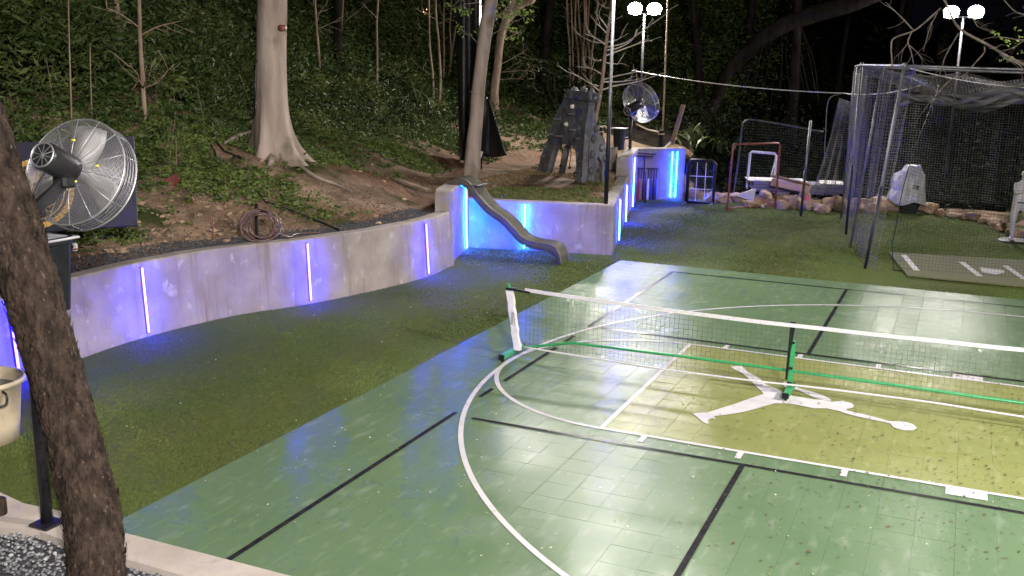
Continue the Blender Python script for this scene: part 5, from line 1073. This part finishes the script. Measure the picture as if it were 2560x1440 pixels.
# hitting mat, plate
hm = [G(2222, 636), G(2268, 694), G(2700, 735), G(2640, 660)]; mb = MB(); mb.prism([(p.x, p.y) for p in hm], lambda p: (p[0], p[1], .048), lambda p: (p[0], p[1], .02)); hmo = mb.build('hitting_mat', M['mat_green']); tag(hmo, 'worn tan green hitting mat with white box lines in the batting cage', 'mat')
for k, (a, b) in enumerate([((2259, 637), (2292, 676)), ((2404, 655), (2450, 690)), ((2513, 664), (2562, 698))]):
    p, q = G(*a, .05), G(*b, .05); d = (q - p).normalized(); n_ = Vector((-d.y, d.x, 0)) * .055; mb = MB(); mb.add([p - n_, p + n_, q + n_, q - n_], [(0, 1, 2, 3)]); o = mb.build('box_line', M['white_paint'], hmo)
hpq = [G(u, v, .05) for u, v in ((2449, 670), (2507, 676), (2512, 682), (2490, 687), (2455, 680))]; mb = MB(); mb.prism([(p.x, p.y) for p in hpq], lambda p: (p[0], p[1], .062), lambda p: (p[0], p[1], .05)); o = mb.build('home_plate', M['white_paint']); tag(o, 'white five sided home plate on the hitting mat', 'home plate')

# covered pitching machine
pm = G(2262, 531); mach = empty('pitching_machine', pm, 0, 'pitching machine under a crumpled silver cover at the back of the cage', 'machine')
mb = MB(); mb.box(pm + Vector((.05, 0, .14)), (.42, .38, .30), Matrix.Rotation(.4, 3, 'Z'), .03); mb.build('base', M['black_plastic'], mach)
e1 = RIGHT.copy(); e1.z = 0; e1.normalize(); e2_ = Vector((-e1.y, e1.x, 0))
def blobring(pts2, z): return [pm + e1 * x + e2_ * y + Vector((0, 0, z)) for x, y in pts2]
levels = [(.27, -.46, .50, .40), (.33, -.50, .46, .42), (.62, -.40, .43, .40), (.88, -.40, .42, .36), (1.02, -.36, .40, .30), (1.13, -.16, .34, .22), (1.24, -.10, .30, .18), (1.28, -.06, .27, .14)]; V = []; F = []; n = 28
for li, (z, xl, xr, dy) in enumerate(levels):
    for j in range(n):
        a = 2 * PI * j / n; ca, sa = math.cos(a), math.sin(a); q = (abs(ca) ** 3.2 + abs(sa) ** 3.2) ** (-1 / 3.2); x = (xl + xr) / 2 + (xr - xl) / 2 * ca * q; y = dy * sa * q; wr = .035 * noise.noise(Vector((ca * 2.4, sa * 2.4, z * 5))) + .02 * math.sin(a * 9 + z * 3) * (1.3 - z)
        V.append(pm + e1 * (x + wr * ca) + e2_ * (y + wr * sa) + Vector((0, 0, z + (.05 * math.sin(a * 4 + 1) if li < 2 else .015 * math.sin(a * 5)))))
for li in range(len(levels) - 1):
    for j in range(n): F.append((li * n + j, li * n + (j + 1) % n, li * n + n + (j + 1) % n, li * n + n + j))
F.append(tuple(range(len(V) - n, len(V)))); mb = MB(); mb.add(V, F); cv = mb.build('cover', M['tarp'], mach, False)
mb = MB(); c = pm + e1 * .02 - e2_ * .43 + Vector((0, 0, .72)); mb.box(c, (.12, .02, .02)); mb.box(c + e1 * .04 + Vector((0, 0, .05)), (.16, .02, .02)); mb.box(c + e1 * .1 + Vector((0, 0, .0)), (.03, .02, .09)); mb.build('printed_mark', M['black_plastic'], cv)

# white batter mannequin at the right edge
mf = G(2538, 604); mk = empty('mannequin', mf, 0, 'white life size batter mannequin on a dark round base, cut by the right edge', 'mannequin')
mb = MB(); mb.lathe([(.36, 0), (.36, .03), (.33, .045)], 28, mf); mb.build('base', M['black_plastic'], mk)
me = bpy.data.meshes.new('body'); s0 = mf
J = {'pel': (0, 0, .80), 'wst': (0, 0, .98), 'chs': (.02, 0, 1.2), 'nck': (.04, 0, 1.38), 'hed': (.04, -.02, 1.50), 'top': (.05, -.02, 1.58), 'hL': (-.10, 0, .78), 'kL': (-.13, -.04, .45), 'aL': (-.10, .0, .10), 'fL': (-.20, -.14, .07), 'hR': (.12, 0, .78), 'kR': (.24, -.04, .45), 'aR': (.26, 0, .10), 'fR': (.26, -.16, .07), 'sL': (-.14, 0, 1.28), 'eL': (-.19, -.14, 1.10), 'wL': (.02, -.24, 1.22), 'sR': (.20, 0, 1.28), 'eR': (.34, -.1, 1.18), 'wR': (.12, -.24, 1.30)}
RAD = {'pel': .15, 'wst': .135, 'chs': .17, 'nck': .05, 'hed': .088, 'top': .06, 'hL': .095, 'kL': .065, 'aL': .045, 'fL': .04, 'hR': .095, 'kR': .065, 'aR': .045, 'fR': .04, 'sL': .06, 'eL': .045, 'wL': .035, 'sR': .06, 'eR': .045, 'wR': .035}
ks = list(J); EDG = [('pel', 'wst'), ('wst', 'chs'), ('chs', 'nck'), ('nck', 'hed'), ('hed', 'top'), ('pel', 'hL'), ('hL', 'kL'), ('kL', 'aL'), ('aL', 'fL'), ('pel', 'hR'), ('hR', 'kR'), ('kR', 'aR'), ('aR', 'fR'), ('chs', 'sL'), ('sL', 'eL'), ('eL', 'wL'), ('chs', 'sR'), ('sR', 'eR'), ('eR', 'wR')]
me.from_pydata([s0 + e1 * J[k][0] + e2_ * J[k][1] + Vector((0, 0, J[k][2] * 1.0)) for k in ks], [(ks.index(a), ks.index(b)) for a, b in EDG], [])
bo = link('body', me, mk); sk = bo.modifiers.new('skin', 'SKIN'); sk.use_smooth_shade = True; bo.modifiers.new('sub', 'SUBSURF').render_levels = 2; bo.modifiers['sub'].levels = 1
for i, k in enumerate(ks): me.skin_vertices[0].data[i].radius = (RAD[k], RAD[k]); me.skin_vertices[0].data[i].use_root = (k == 'pel')
me.materials.append(M['manikin'])
mb = MB(); mb.ring(s0 + Vector((0, 0, .90)) , (0, 0, 1), .125, .016, 24, 6); mb.build('belt', M['black_plastic'], mk, True)
mb = MB(); mb.lathe([(.09, 0), (.095, .03), (.08, .08), (.03, .11)], 16, s0 + e1 * .04 - e2_ * .02 + Vector((0, 0, 1.50))); mb.lathe([(.06, 0), (.06, .012)], 14, s0 + e1 * -.02 - e2_ * .1 + Vector((0, 0, 1.51))); mb.build('cap', M['manikin'], mk, True)
mb = MB(); a_ = s0 + e1 * .07 - e2_ * .25 + Vector((0, 0, 1.24)); mb.tube([a_, a_ + e1 * .12 + e2_ * .1 + Vector((0, 0, .3)), a_ + e1 * .25 + e2_ * .22 + Vector((0, 0, .75))], [.014, .018, .032], 10); mb.build('bat', M['manikin'], mk, True)

# ------------------------------------------------------------------ rock edging
RK = [(1722, 492, .5, .3), (1800, 505, .45, .3), (1842, 503, .62, .28), (1885, 498, .5, .42), (1912, 505, .6, .40), (1958, 506, .55, .30), (1985, 518, .62, .36), (1950, 520, .4, .24), (2024, 522, .6, .34), (2052, 530, .55, .24), (2085, 524, .66, .42), (2120, 528, .5, .3), (2148, 524, .9, .34), (2182, 530, .5, .3), (2216, 524, .95, .42), (2320, 531, .7, .30), (2352, 538, .4, .2), (2385, 541, .45, .14), (2410, 546, .35, .16), (2432, 548, .5, .22), (2456, 556, .35, .16), (2490, 570, .55, .26), (2512, 576, .45, .22), (2530, 586, .4, .2), (2552, 592, .5, .24), (1870, 516, .35, .2), (2005, 512, .45, .5), (1772, 500, .4, .25)]
RKN = lambda u: 'behind the padded target' if u < 1780 else 'by the red goal' if u < 1945 else 'below the board pile' if u < 2060 else 'just outside the cage corner' if u < 2160 else 'beside the covered machine' if u < 2340 else 'right of the covered machine' if u < 2470 else 'by the mannequin'
for k, (u, v, w_, h_) in enumerate(RK):
    p = G(u, v + 4); p.y += .15; mb = MB(); mb.rock(p + Vector((0, 0, h_ * .42)), (w_, w_ * .75, h_ * 1.15), 40 + k, 3, k * 1.3); o = mb.build('edging_rock', M['rock'])
    near = RKN(u); grp = sorted(q[0] for q in RK if RKN(q[0]) == near); w0_ = ['first', 'second', 'third', 'fourth', 'fifth', 'sixth', 'seventh', 'eighth'][grp.index(u)]
    tag(o, f"{'large' if w_ > .6 else 'small' if w_ < .42 else 'medium'} {'flat' if h_ < .25 else 'blocky' if h_ > .38 else 'rounded'} tan sandstone rock, {w0_} from the left of those {near}", 'rock', 'rocks edging the turf')

# ------------------------------------------------------------------ things along the far edge
def pipe_frame(name, pts, r_, m, label, cat, group=None):
    e = empty(name, pts[0], 0, label, cat, group); mb = MB(); mb.tube(pts, r_, 8); mb.build('frame', M[m], e, True); return e
# padded pitching target with nine pockets
c0, c1 = G(1716, 508), G(1782, 511); h_ = 1.17; ex3 = (c1 - c0).normalized(); tg = empty('pitching_target', c0, 0, 'black padded frame with white strings making nine pockets on the turf', 'pitching target'); tpz = lambda x, z, d=0: c0 + ex3 * x + Vector((0, d, z + .03)); Lw = (c1 - c0).length
mb = MB(); mb.tube([tpz(0, 0), tpz(0, h_ - .08), tpz(.07, h_), tpz(Lw - .07, h_), tpz(Lw, h_ - .08), tpz(Lw, 0), tpz(0, 0)], .05, 10); mb.build('padded_frame', M['black_plastic'], tg, True)
for x in (.33, .66): mb = MB(); mb.tube([tpz(Lw * x, .05), tpz(Lw * x, h_ - .04)], .011, 6); mb.build('string', M['white_string'], tg)
for z in (.38, .74): mb = MB(); mb.tube([tpz(.04, z), tpz(Lw - .04, z)], .011, 6); mb.build('string', M['white_string'], tg)
for x in (0, Lw): mb = MB(); mb.tube([tpz(x, -.0, -.55) , tpz(x, -.0, .45)], .02, 8); mb.build('foot', M['steel'], tg)
mb = MB()
for i in range(1, 16): mb.tube([tpz(Lw * i / 16, .04, .03), tpz(Lw * i / 16, h_ - .03, .03)], .0022, 3, False)
for i in range(1, 24): mb.tube([tpz(.03, h_ * i / 24, .03), tpz(Lw - .03, h_ * i / 24, .03)], .0022, 3, False)
mb.build('catch_net', M['string'], tg)
# red goal
a, b = G(1818, 526), G(1938, 522); rg = empty('goal_frame', a, 0, 'thin rust red pipe goal frame standing by the rock edging', 'goal'); up = Vector((0, 0, 1))
mb = MB(); mb.tube([a, a + up * 1.72 + Vector((.04, 0, 0)), a + up * 1.76 + ex3 * .06, b + up * 1.78 - ex3 * .06, b + up * 1.74, b], .028, 8); mb.build('front_frame', M['redpipe'], rg, True)
mb = MB(); mb.tube([a + up * .03, a + Vector((.1, .5, .03)), b + Vector((.0, .5, .03)), b + up * .03], .02, 8); mb.build('ground_bar', M['redpipe'], rg, True)
# white pvc frame
w0, w1 = G(1846, 506), G(1915, 512); wf = empty('small_goal', w0 + Vector((0, 0, .25)), 0, 'small white plastic pipe frame seen through the red goal', 'goal'); mb = MB(); zz = .42
wq = [w0 + up * zz, w0 + up * 1.32 + ex3 * .03, w0 + up * 1.37 + ex3 * .08, w1 + up * 1.36 - ex3 * .06, w1 + up * 1.3, w1 + up * .44, w1 + up * .38 - ex3 * .06, w1 + up * .37 - ex3 * .3]; wq = [p + Vector((0, 1.1, 0)) for p in wq]; mb.tube(wq, .036, 9); mb.build('frame', M['pvc'], wf, True); mb = MB(); mb.tube([wq[4].lerp(wq[5], .1) - ex3 * .05 + Vector((0, .3, 0)), wq[5] - ex3 * .28 + Vector((0, .9, .05))], .018, 7); mb.build('brace', M['pvc'], wf, True)
mb = MB(); mb.tube([wq[0], wq[0] + Vector((0, .1, -.4))], .03, 7); mb.tube([wq[5] - Vector((0, 0, 0)), wq[5] + Vector((0, .1, -.4))], .03, 7); mb.build('leg', M['pvc'], wf) if False else None
for q in (wq[0], wq[5]): mb = MB(); mb.tube([q, q + Vector((0, .12, -.42))], .03, 7); mb.build('leg', M['pvc'], wf, True)
# stacked panels, boards
def box_px(name, a, b, h_, dep, m, label, cat, z0=0.0, dy=0.0):
    p, q = G(*a), G(*b); p.z = q.z = z0; p.y += dy; q.y += dy; d = (q - p); L = d.length; d.normalize(); n_ = Vector((-d.y, d.x, 0)); mb = MB(); mb.box((p + q) / 2 + n_ * dep / 2 + up * h_ / 2, (L, dep, h_), Matrix((d, n_, up)).transposed(), .015); o = mb.build(name, M[m]); return tag(o, label, cat) if label else o
st = empty('panel_stack', G(1985, 512, .1), 0, 'low stack of grey folded panels behind the rock edging', 'panels')
for k in range(5): o = box_px('panel', (1872, 507), (2010, 512), .085, .9, 'mats', None, None, .12 + k * .09, .45 + .02 * k); o.parent = st; o.matrix_parent_inverse = Matrix.Translation(-Vector(st.location))
o = box_px('cover_sheet', (1862, 507), (2012, 512), .025, 1.0, 'whitish', None, None, .58, .42); o.parent = st; o.matrix_parent_inverse = Matrix.Translation(-Vector(st.location))
st2 = empty('panel_stack', G(2075, 515, .1), 0, 'second panel stack with a pale lid, nearer the cage', 'panels')
for k in range(4): o = box_px('panel', (2012, 512), (2104, 516), .10, .9, 'mats', None, None, .12 + k * .105, .4 + .015 * k); o.parent = st2; o.matrix_parent_inverse = Matrix.Translation(-Vector(st2.location))
o = box_px('lid', (2042, 513), (2106, 516), .03, 1.0, 'whitish', None, None, .55, .38); o.parent = st2; o.matrix_parent_inverse = Matrix.Translation(-Vector(st2.location))
p, q = at(1930, 440, 29.8), at(2026, 462, 29.6); mb = MB(); mb.beam(p, q, .5, .035, (.1, .25, 1)); o = mb.build('plywood_sheet', M['ply']); tag(o, 'tan plywood board tilted on top of the panel stack', 'board'); mb = MB(); mb.beam(p + Vector((0, -.05, -.16)), q + Vector((0, -.05, -.14)), .05, .2, (0, .2, 1)); o = mb.build('timber_beam', M['ply']); tag(o, 'pale timber under the front edge of the tilted plywood', 'timber')
mb = MB(); c = at(1862, 486, 29.2); mb.add([c + RIGHT * -.28 + up * -.02, c + RIGHT * .3 + up * .16, c + RIGHT * .26 + up * -.2, c + RIGHT * .28 + FWD * .4 + up * .18, c + RIGHT * .28 + FWD * .4 + up * -.2], [(0, 2, 1), (1, 2, 4, 3), (0, 1, 3), (0, 4, 2), (0, 3, 4)]); o = mb.build('wedge_block', M['whitish']); tag(o, 'white wedge shaped block at the left end of the panel stack', 'block')
p = G(2015, 524); mb = MB(); mb.tube([p + Vector((0, -.25, 0)), p + Vector((0, -.25, .42))], .006, 6); f_ = empty('marker_flag', p, 0, 'tiny bright pink marker flag in front of the rocks', 'flag'); mb.build('stake', M['steel'], f_); mb = MB(); a = p + Vector((0, -.25, .42)); mb.add([a, a + RIGHT * .14 + up * -.07, a + up * -.14, a + RIGHT * -.01 + up * -.2, a + FWD * .01, a + FWD * .01 + RIGHT * .14 + up * -.07, a + FWD * .01 + up * -.14], [(0, 2, 1), (4, 5, 6), (0, 1, 5, 4), (1, 2, 6, 5), (2, 0, 4, 6)]); mb.build('flag', M['pink'], f_)
mb = MB(); mb.rock(G(1909, 520) + Vector((0, -.1, .05)), (.1, .1, .1), 9, 2, 0, .03); o = mb.build('ball', M['pvc'], None, True); tag(o, 'white ball lying at the foot of the rocks by the red goal', 'ball')
# fence post, backstop frame, loose net, cable
p = G(2002, 540); fp = empty('fence_post', p, 0, 'dark steel post standing on the turf left of the cage', 'post'); mb = MB(); mb.tube([p, p + Vector((.05, 0, 2.46))], .03, 9); mb.build('post', M['steel'], fp, True); mb = MB(); mb.tube([p, p + Vector((.02, 0, 1.2))], .034, 9); mb.build('post_sleeve', M['navy_pad'], fp, True)
Db = 30.5; bs = empty('backstop_frame', at(1838, 480, Db), 0, 'bent grey pipe backstop frame in the shade behind the red goal', 'backstop'); mb = MB(); mb.tube(smooth_path([at(1832, 500, Db), at(1846, 400, Db), at(1854, 325, Db), at(1862, 304, Db), at(1885, 300, Db), at(1960, 312, Db), at(2058, 330, Db - .3)], 4), .026, 9); mb.build('frame', M['dimsteel'], bs, True)
mb = MB()
for i in range(30): u = 1856 + i * 6.8; mb.tube([at(u, 303 + i * .9, Db), at(u - 3, 400, Db + .2), at(u - 8, 480, Db)], .003, 3, False)
for j in range(24): mb.tube([at(1852 - j * .5, 306 + j * 7, Db), at(1960, 312 + j * 7, Db + .15), at(2056, 330 + j * 6.5, Db)], .003, 3, False)
mb.build('netting', M['string'], bs)
A_ = at(1580, 176, 32.4); cb = empty('cable', A_, 0, 'pale cable strung from the far lamp pole to the batting cage', 'cable'); mb = MB(); mb.tube(sag(A_, at(2108, 233, 28.6), .12, 24) + sag(at(2108, 233, 28.6), at(2300, 214, 25.0), .1, 12)[1:], .013, 6); mb.build('wire', M['pvc'], cb, True)
mb = MB(); mb.tube(smooth_path([at(2108, 233, 28.6), at(2072, 250, 28.6), at(2064, 330, 28.6), at(2060, 420, 28.6)], 5), .010, 6); mb.build('drop_wire', M['cage_net'], cb, True)
ln_ = empty('loose_net', at(2060, 480, 28.4), 0, 'loose grey net drooping from the cable outside the cage corner', 'net')
def lnet(u, v):
    t = at(2098 + 30 * u, 246 + 10 * u, 28.4 - u); b_ = at(2035 + 75 * u, 478 - 10 * u, 28.3 - .8 * u); p = t.lerp(b_, v); return p + Vector((.1 * math.sin(u * 20 + v * 3), .12 * math.sin(u * 16), 0)) * v
mb = MB()
for i in range(45): mb.tube([lnet(i / 44, j / 12) for j in range(13)], .0035, 3, False)
for j in range(40): mb.tube([lnet(i / 20, j / 39) for i in range(21)], .0035, 3, False)
mb.build('netting', M['cage_net'], ln_)

# bat rack in the corner
rb = G(1600, 503); rk = empty('bat_rack', G(1613, 508), 0, 'black stand with a bar for hanging baseball bats in the blue lit corner', 'rack')
bl, brr = at(1577, 388, 28.6), at(1632, 392, 28.9)
mb = MB(); mb.beam(bl, brr, .05, .05); mb.build('bar', M['black_metal'], rk); mb = MB(); mb.beam(bl + Vector((0, .3, .05)), brr + Vector((0, .3, .05)), .04, .04); mb.build('bar', M['black_metal'], rk)
for u in (1588, 1611):
    t_ = at(u, 392, 28.7); b_ = G(u + (2 if u > 1600 else -4), 508 if u > 1600 else 496); mb = MB(); mb.tube([t_, t_.lerp(b_, .5) + Vector((.02, 0, 0)), b_], .026, 8); mb.build('leg', M['black_metal'], rk, True)
mb = MB(); mb.beam(at(1578, 404, 28.6), at(1590, 392, 28.7), .03, .03); mb.build('brace', M['black_metal'], rk); mb = MB(); mb.beam(at(1583, 420, 29.0), at(1646, 422, 29.4), .03, .03); mb.build('hook_bar', M['black_metal'], rk)
bats = [(1590, 'bat_black', 'black'), (1598, 'bat_red', 'red'), (1604, 'bat_yellow', 'yellow wood'), (1610, 'bat_black', 'dark'), (1622, 'bat_white', 'white'), (1629, 'bat_blue', 'blue'), (1636, 'bat_black', 'black'), (1642, 'bat_blue', 'navy')]
names = ['leftmost black bat hanging in the rack', 'red bat hanging in the rack', 'yellow wooden bat hanging in the rack', 'dark bat hanging just right of the yellow one', 'white bat hanging in the rack', 'blue bat hanging right of the white one', 'black bat second from the right in the rack', 'rightmost navy bat hanging in the rack']
for k, (u, m, _) in enumerate(bats):
    t_ = at(u, 424, 28.95 + .05 * k); e = empty('baseball_bat', t_ - Vector((0, 0, .8)), 0, names[k], 'bat', 'bats in the rack'); mb = MB(); mb.lathe([(.006, -.86), (.030, -.855), (.034, -.8), (.033, -.5), (.022, -.32), (.0165, -.25)], 12, t_); mb.build('barrel', M[m], e, True); mb = MB(); mb.lathe([(.0165, -.25), (.0135, -.05), (.0135, -.01), (.024, .0), (.022, .018)], 12, t_); mb.build('handle', M['bat_black'], e, True)
# rope fence on the terrace behind the corner wall
for k, (u, v, D) in enumerate([(1500, 356, 29.2), (1652, 360, 31.5)]):
    p = at(u, v, D); e = empty('rope_post', Vector((p.x, p.y, p.z - .3)), 0, ['dark rope post left of the distant fan bin', 'dark rope post right of the distant fan'][k], 'post', 'rope posts'); mb = MB(); mb.box(p, (.13, .13, .85), None, .02); mb.build('post', M['black_plastic'], e); mb = MB(); mb.ring(p + Vector((0, 0, .3)), (0, 0, 1), .08, .018, 16, 6); mb.build('rope_loop', M['rope'], e, True)
for k, (pts, lab) in enumerate([([(1498, 318, 29.2), (1515, 318, 29.3), (1525, 345, 29.4)], 'short pale rope hanging left of the corner pole'), ([(1590, 310, 30.5), (1620, 324, 31), (1650, 333, 31.5), (1648, 360, 31.5)], 'thick pale rope sloping behind the distant fan'), ([(1300, 95, 30), (1340, 150, 30), (1380, 185, 30), (1425, 195, 30), (1440, 240, 30)], 'long dark rope descending left of the tower stems'), ([(1385, 190, 29), (1388, 230, 29), (1394, 262, 29)], 'bent branch-like rope end above the tower')]):
    mb = MB(); mb.tube(smooth_path([at(*q) for q in pts], 5), .022 if k < 2 else .014, 7); o = mb.build('rope', M['rope'] if k < 2 else M['darkbark'], None, True); tag(o, lab, 'rope')
p = T(1694, 345); mb = MB(); d0 = at(1680, 345, 30.2); mb.beam(d0 - Vector((0, 0, .2)), at(1708, 262, 30.6), .12, .05, (0, -1, .2)); o = mb.build('leaning_plank', M['oldwood']); tag(o, 'weathered plank leaning upright in the dark beyond the corner wall', 'plank')
mb = MB(); mb.beam(at(1660, 372, 30.0), at(1690, 345, 30.4), .10, .04); o = mb.build('leaning_plank', M['oldwood']); tag(o, 'short plank lying slanted on top of the corner wall bank', 'plank')
mb = MB(); mb.beam(T(985, 452, .05), T(1072, 492, .12), .15, .045); o = mb.build('wood_plank', M['oldwood']); tag(o, 'grey plank lying on the clay beside the raised wall', 'plank')
# black folded tarp behind the slim tree
D_ = 25.6; tp_ = empty('black_tarp', at(1235, 405, D_), 0, 'black sheet hanging like a folded sail behind the slim pale tree', 'tarp')
V = []; F = []
for i in range(13):
    t = i / 12; l_ = at(1212 - 26 * t, 236 + 150 * t, D_); r_ = at(1222 + 46 * t ** .9, 246 + 158 * t - 18 * max(0, t - .85) * 6, D_ - .1)
    for j in range(9): q = j / 8; p = l_.lerp(r_, q) + FWD * (.34 * math.sin(PI * q) * (.3 + t) + .05 * math.sin(q * 13 + t * 4)); V.append(p)
for i in range(12):
    for j in range(8): F.append((i * 9 + j, i * 9 + j + 1, i * 9 + 10 + j, i * 9 + 9 + j))
mb = MB(); mb.add(V, F); o = mb.build('sheet', M['blacktarp'], tp_, True); m_ = o.modifiers.new('s', 'SOLIDIFY'); m_.thickness = .012
mb = MB(); mb.tube([at(1212, 236, D_), at(1218, 200, D_)], .012, 6); mb.build('tie_rope', M['blackhose'], tp_)
mb = MB(); mb.box(at(1200, 388, D_ - .25), (.10, .02, .22), Matrix.Rotation(.4, 3, 'Y'), .005); mb.build('white_patch', M['whitish'], tp_)

# tall black screen hung left of the slim tree
D_ = 27.2; bs2 = empty('black_screen', at(1170, 400, D_), 0, 'tall black screen hanging in folds left of the slim pale tree', 'screen'); V = []; F = []
for i in range(16):
    t = i / 15
    for j in range(11): q = j / 10; p = at(1128 + 22 * t + (72 - 16 * t) * q, -260 + 660 * t, D_) + FWD * (.16 * math.sin(q * 12 + t * 2) + .05 * math.sin(q * 29)); V.append(p)
for i in range(15):
    for j in range(10): F.append((i * 11 + j, i * 11 + j + 1, i * 11 + 12 + j, i * 11 + 11 + j))
mb = MB(); mb.add(V, F); o = mb.build('sheet', M['blacktarp'], bs2, True); m_ = o.modifiers.new('s', 'SOLIDIFY'); m_.thickness = .01
mb = MB(); mb.tube([at(1130, -262, D_), at(1215, -262, D_)], .03, 8); mb.build('hanging_rail', M['dimsteel'], bs2, True)
for u in (1200, 1213): mb = MB(); q = at(u, -262, D_); mb.tube([q, Vector((q.x, q.y, TZ(q.x, q.y) - .1))], .03, 8); mb.build('support_pole', M['blackhose'], bs2, True)
# ------------------------------------------------------------------ hoses, stakes, small bits on the bank
stp = T(642, 603); hs = empty('garden_hose', stp, 0, 'brown garden hose coiled on a black stake above the wall', 'hose'); Dh = (stp - CAM).length
mb = MB(); mb.beam(stp - Vector((0, 0, .1)), at(641, 509, Dh), .045, .03, (0, 1, 0)); mb.build('stake', M['black_metal'], hs); mb = MB(); mb.beam(at(641, 525, Dh - .02), at(668, 532, Dh - .12), .05, .05); mb.build('hanger', M['black_metal'], hs)
rnd = random.Random(3)
for k, (cu, cv_, ru, rv) in enumerate([(650, 566, 52, 42), (646, 565, 44, 38), (652, 560, 34, 34), (655, 563, 30, 31), (648, 568, 48, 36), (657, 569, 44, 33)]):
    pts = []
    for i in range(41): a = 2 * PI * i / 40; pts.append(at(cu + ru * math.sin(a) + 3 * math.sin(2 * a + k), min(602, cv_ - rv * math.cos(a)), Dh - .05 - .03 * k + .03 * math.sin(a * 2 + k)))
    mb = MB(); mb.tube(pts, .0125, 7, False); mb.build('coil', M['hose'], hs, True)
mb = MB(); mb.tube(smooth_path([at(690, 576, Dh - .15), at(720, 592, Dh - .1), T(745, 590, .03), T(800, 586, .03)], 5), .0125, 7); mb.build('tail', M['hose'], hs, True)
for k, (pts, lab) in enumerate([([(640, 150), (636, 220), (634, 290), (600, 305), (560, 308), (537, 318), (534, 345), (556, 378), (580, 394), (605, 402), (596, 396), (584, 402), (590, 424), (620, 455), (645, 486), (664, 512)], 'black irrigation hose curling down the bank from the thick tree to the coiled hose'), ([(522, 362), (538, 390), (540, 430), (534, 460), (545, 495), (556, 508)], 'short black hose running down the bank left of the curl'), ([(664, 512), (700, 522), (760, 545), (810, 566), (850, 582)], 'black hose running right from the coil down to the gravel'), ([(280, 560), (300, 590), (260, 602), (210, 598)], 'thin black wire below the emblem board'), ([(530, 270), (560, 290), (590, 300)], 'short black hose end left of the thick tree')]):
    q = []
    for i, (u, v) in enumerate(pts):
        if k == 0 and v < 300: q.append(at(u + 1, v, Dt - .28))
        else: q.append(T(u, v, .035))
    mb = MB(); mb.tube(smooth_path(q, 5), .018, 7); o = mb.build('irrigation_hose', M['blackhose'], None, True); tag(o, lab, 'hose', 'black hoses on the bank')
p = T(533, 600); mb = MB(); mb.tube([p - Vector((0, 0, .05)), at(532, 545, (p - CAM).length)], .009, 6); o = mb.build('metal_stake', M['brown_pipe'], None, True); tag(o, 'thin rusty stake upright in the soil left of the coiled hose', 'stake')
p = T(186, 625, .0); c = at(186, 618, (p - CAM).length - .1); cn_ = empty('drink_can', c, 0, 'small white and red can lying below the emblem board', 'can'); mb = MB(); mb.lathe([(.035, -.05), (.04, -.04), (.04, .04), (.03, .055)], 14, c); mb.build('can_body', M['pvc'], cn_, True); mb = MB(); mb.ring(c + Vector((0, 0, -.02)), (0, 0, 1), .041, .008, 14, 4); mb.build('red_band', M['bat_red'], cn_)
lm_ = at(1062, 27, 40); e = empty('house_lamp', lm_ - Vector((0, 0, .2)), 0, 'distant amber lamp glowing through the trees at top centre', 'lamp'); mb = MB(); mb.rock(lm_, (.2, .2, .22), 2, 2, 0, .02); mb.build('bulb', M['amber'], e, True); mb = MB(); mb.lathe([(.02, .35), (.16, .14), (.17, .12)], 14, lm_); mb.build('shade', M['black_metal'], e, True)
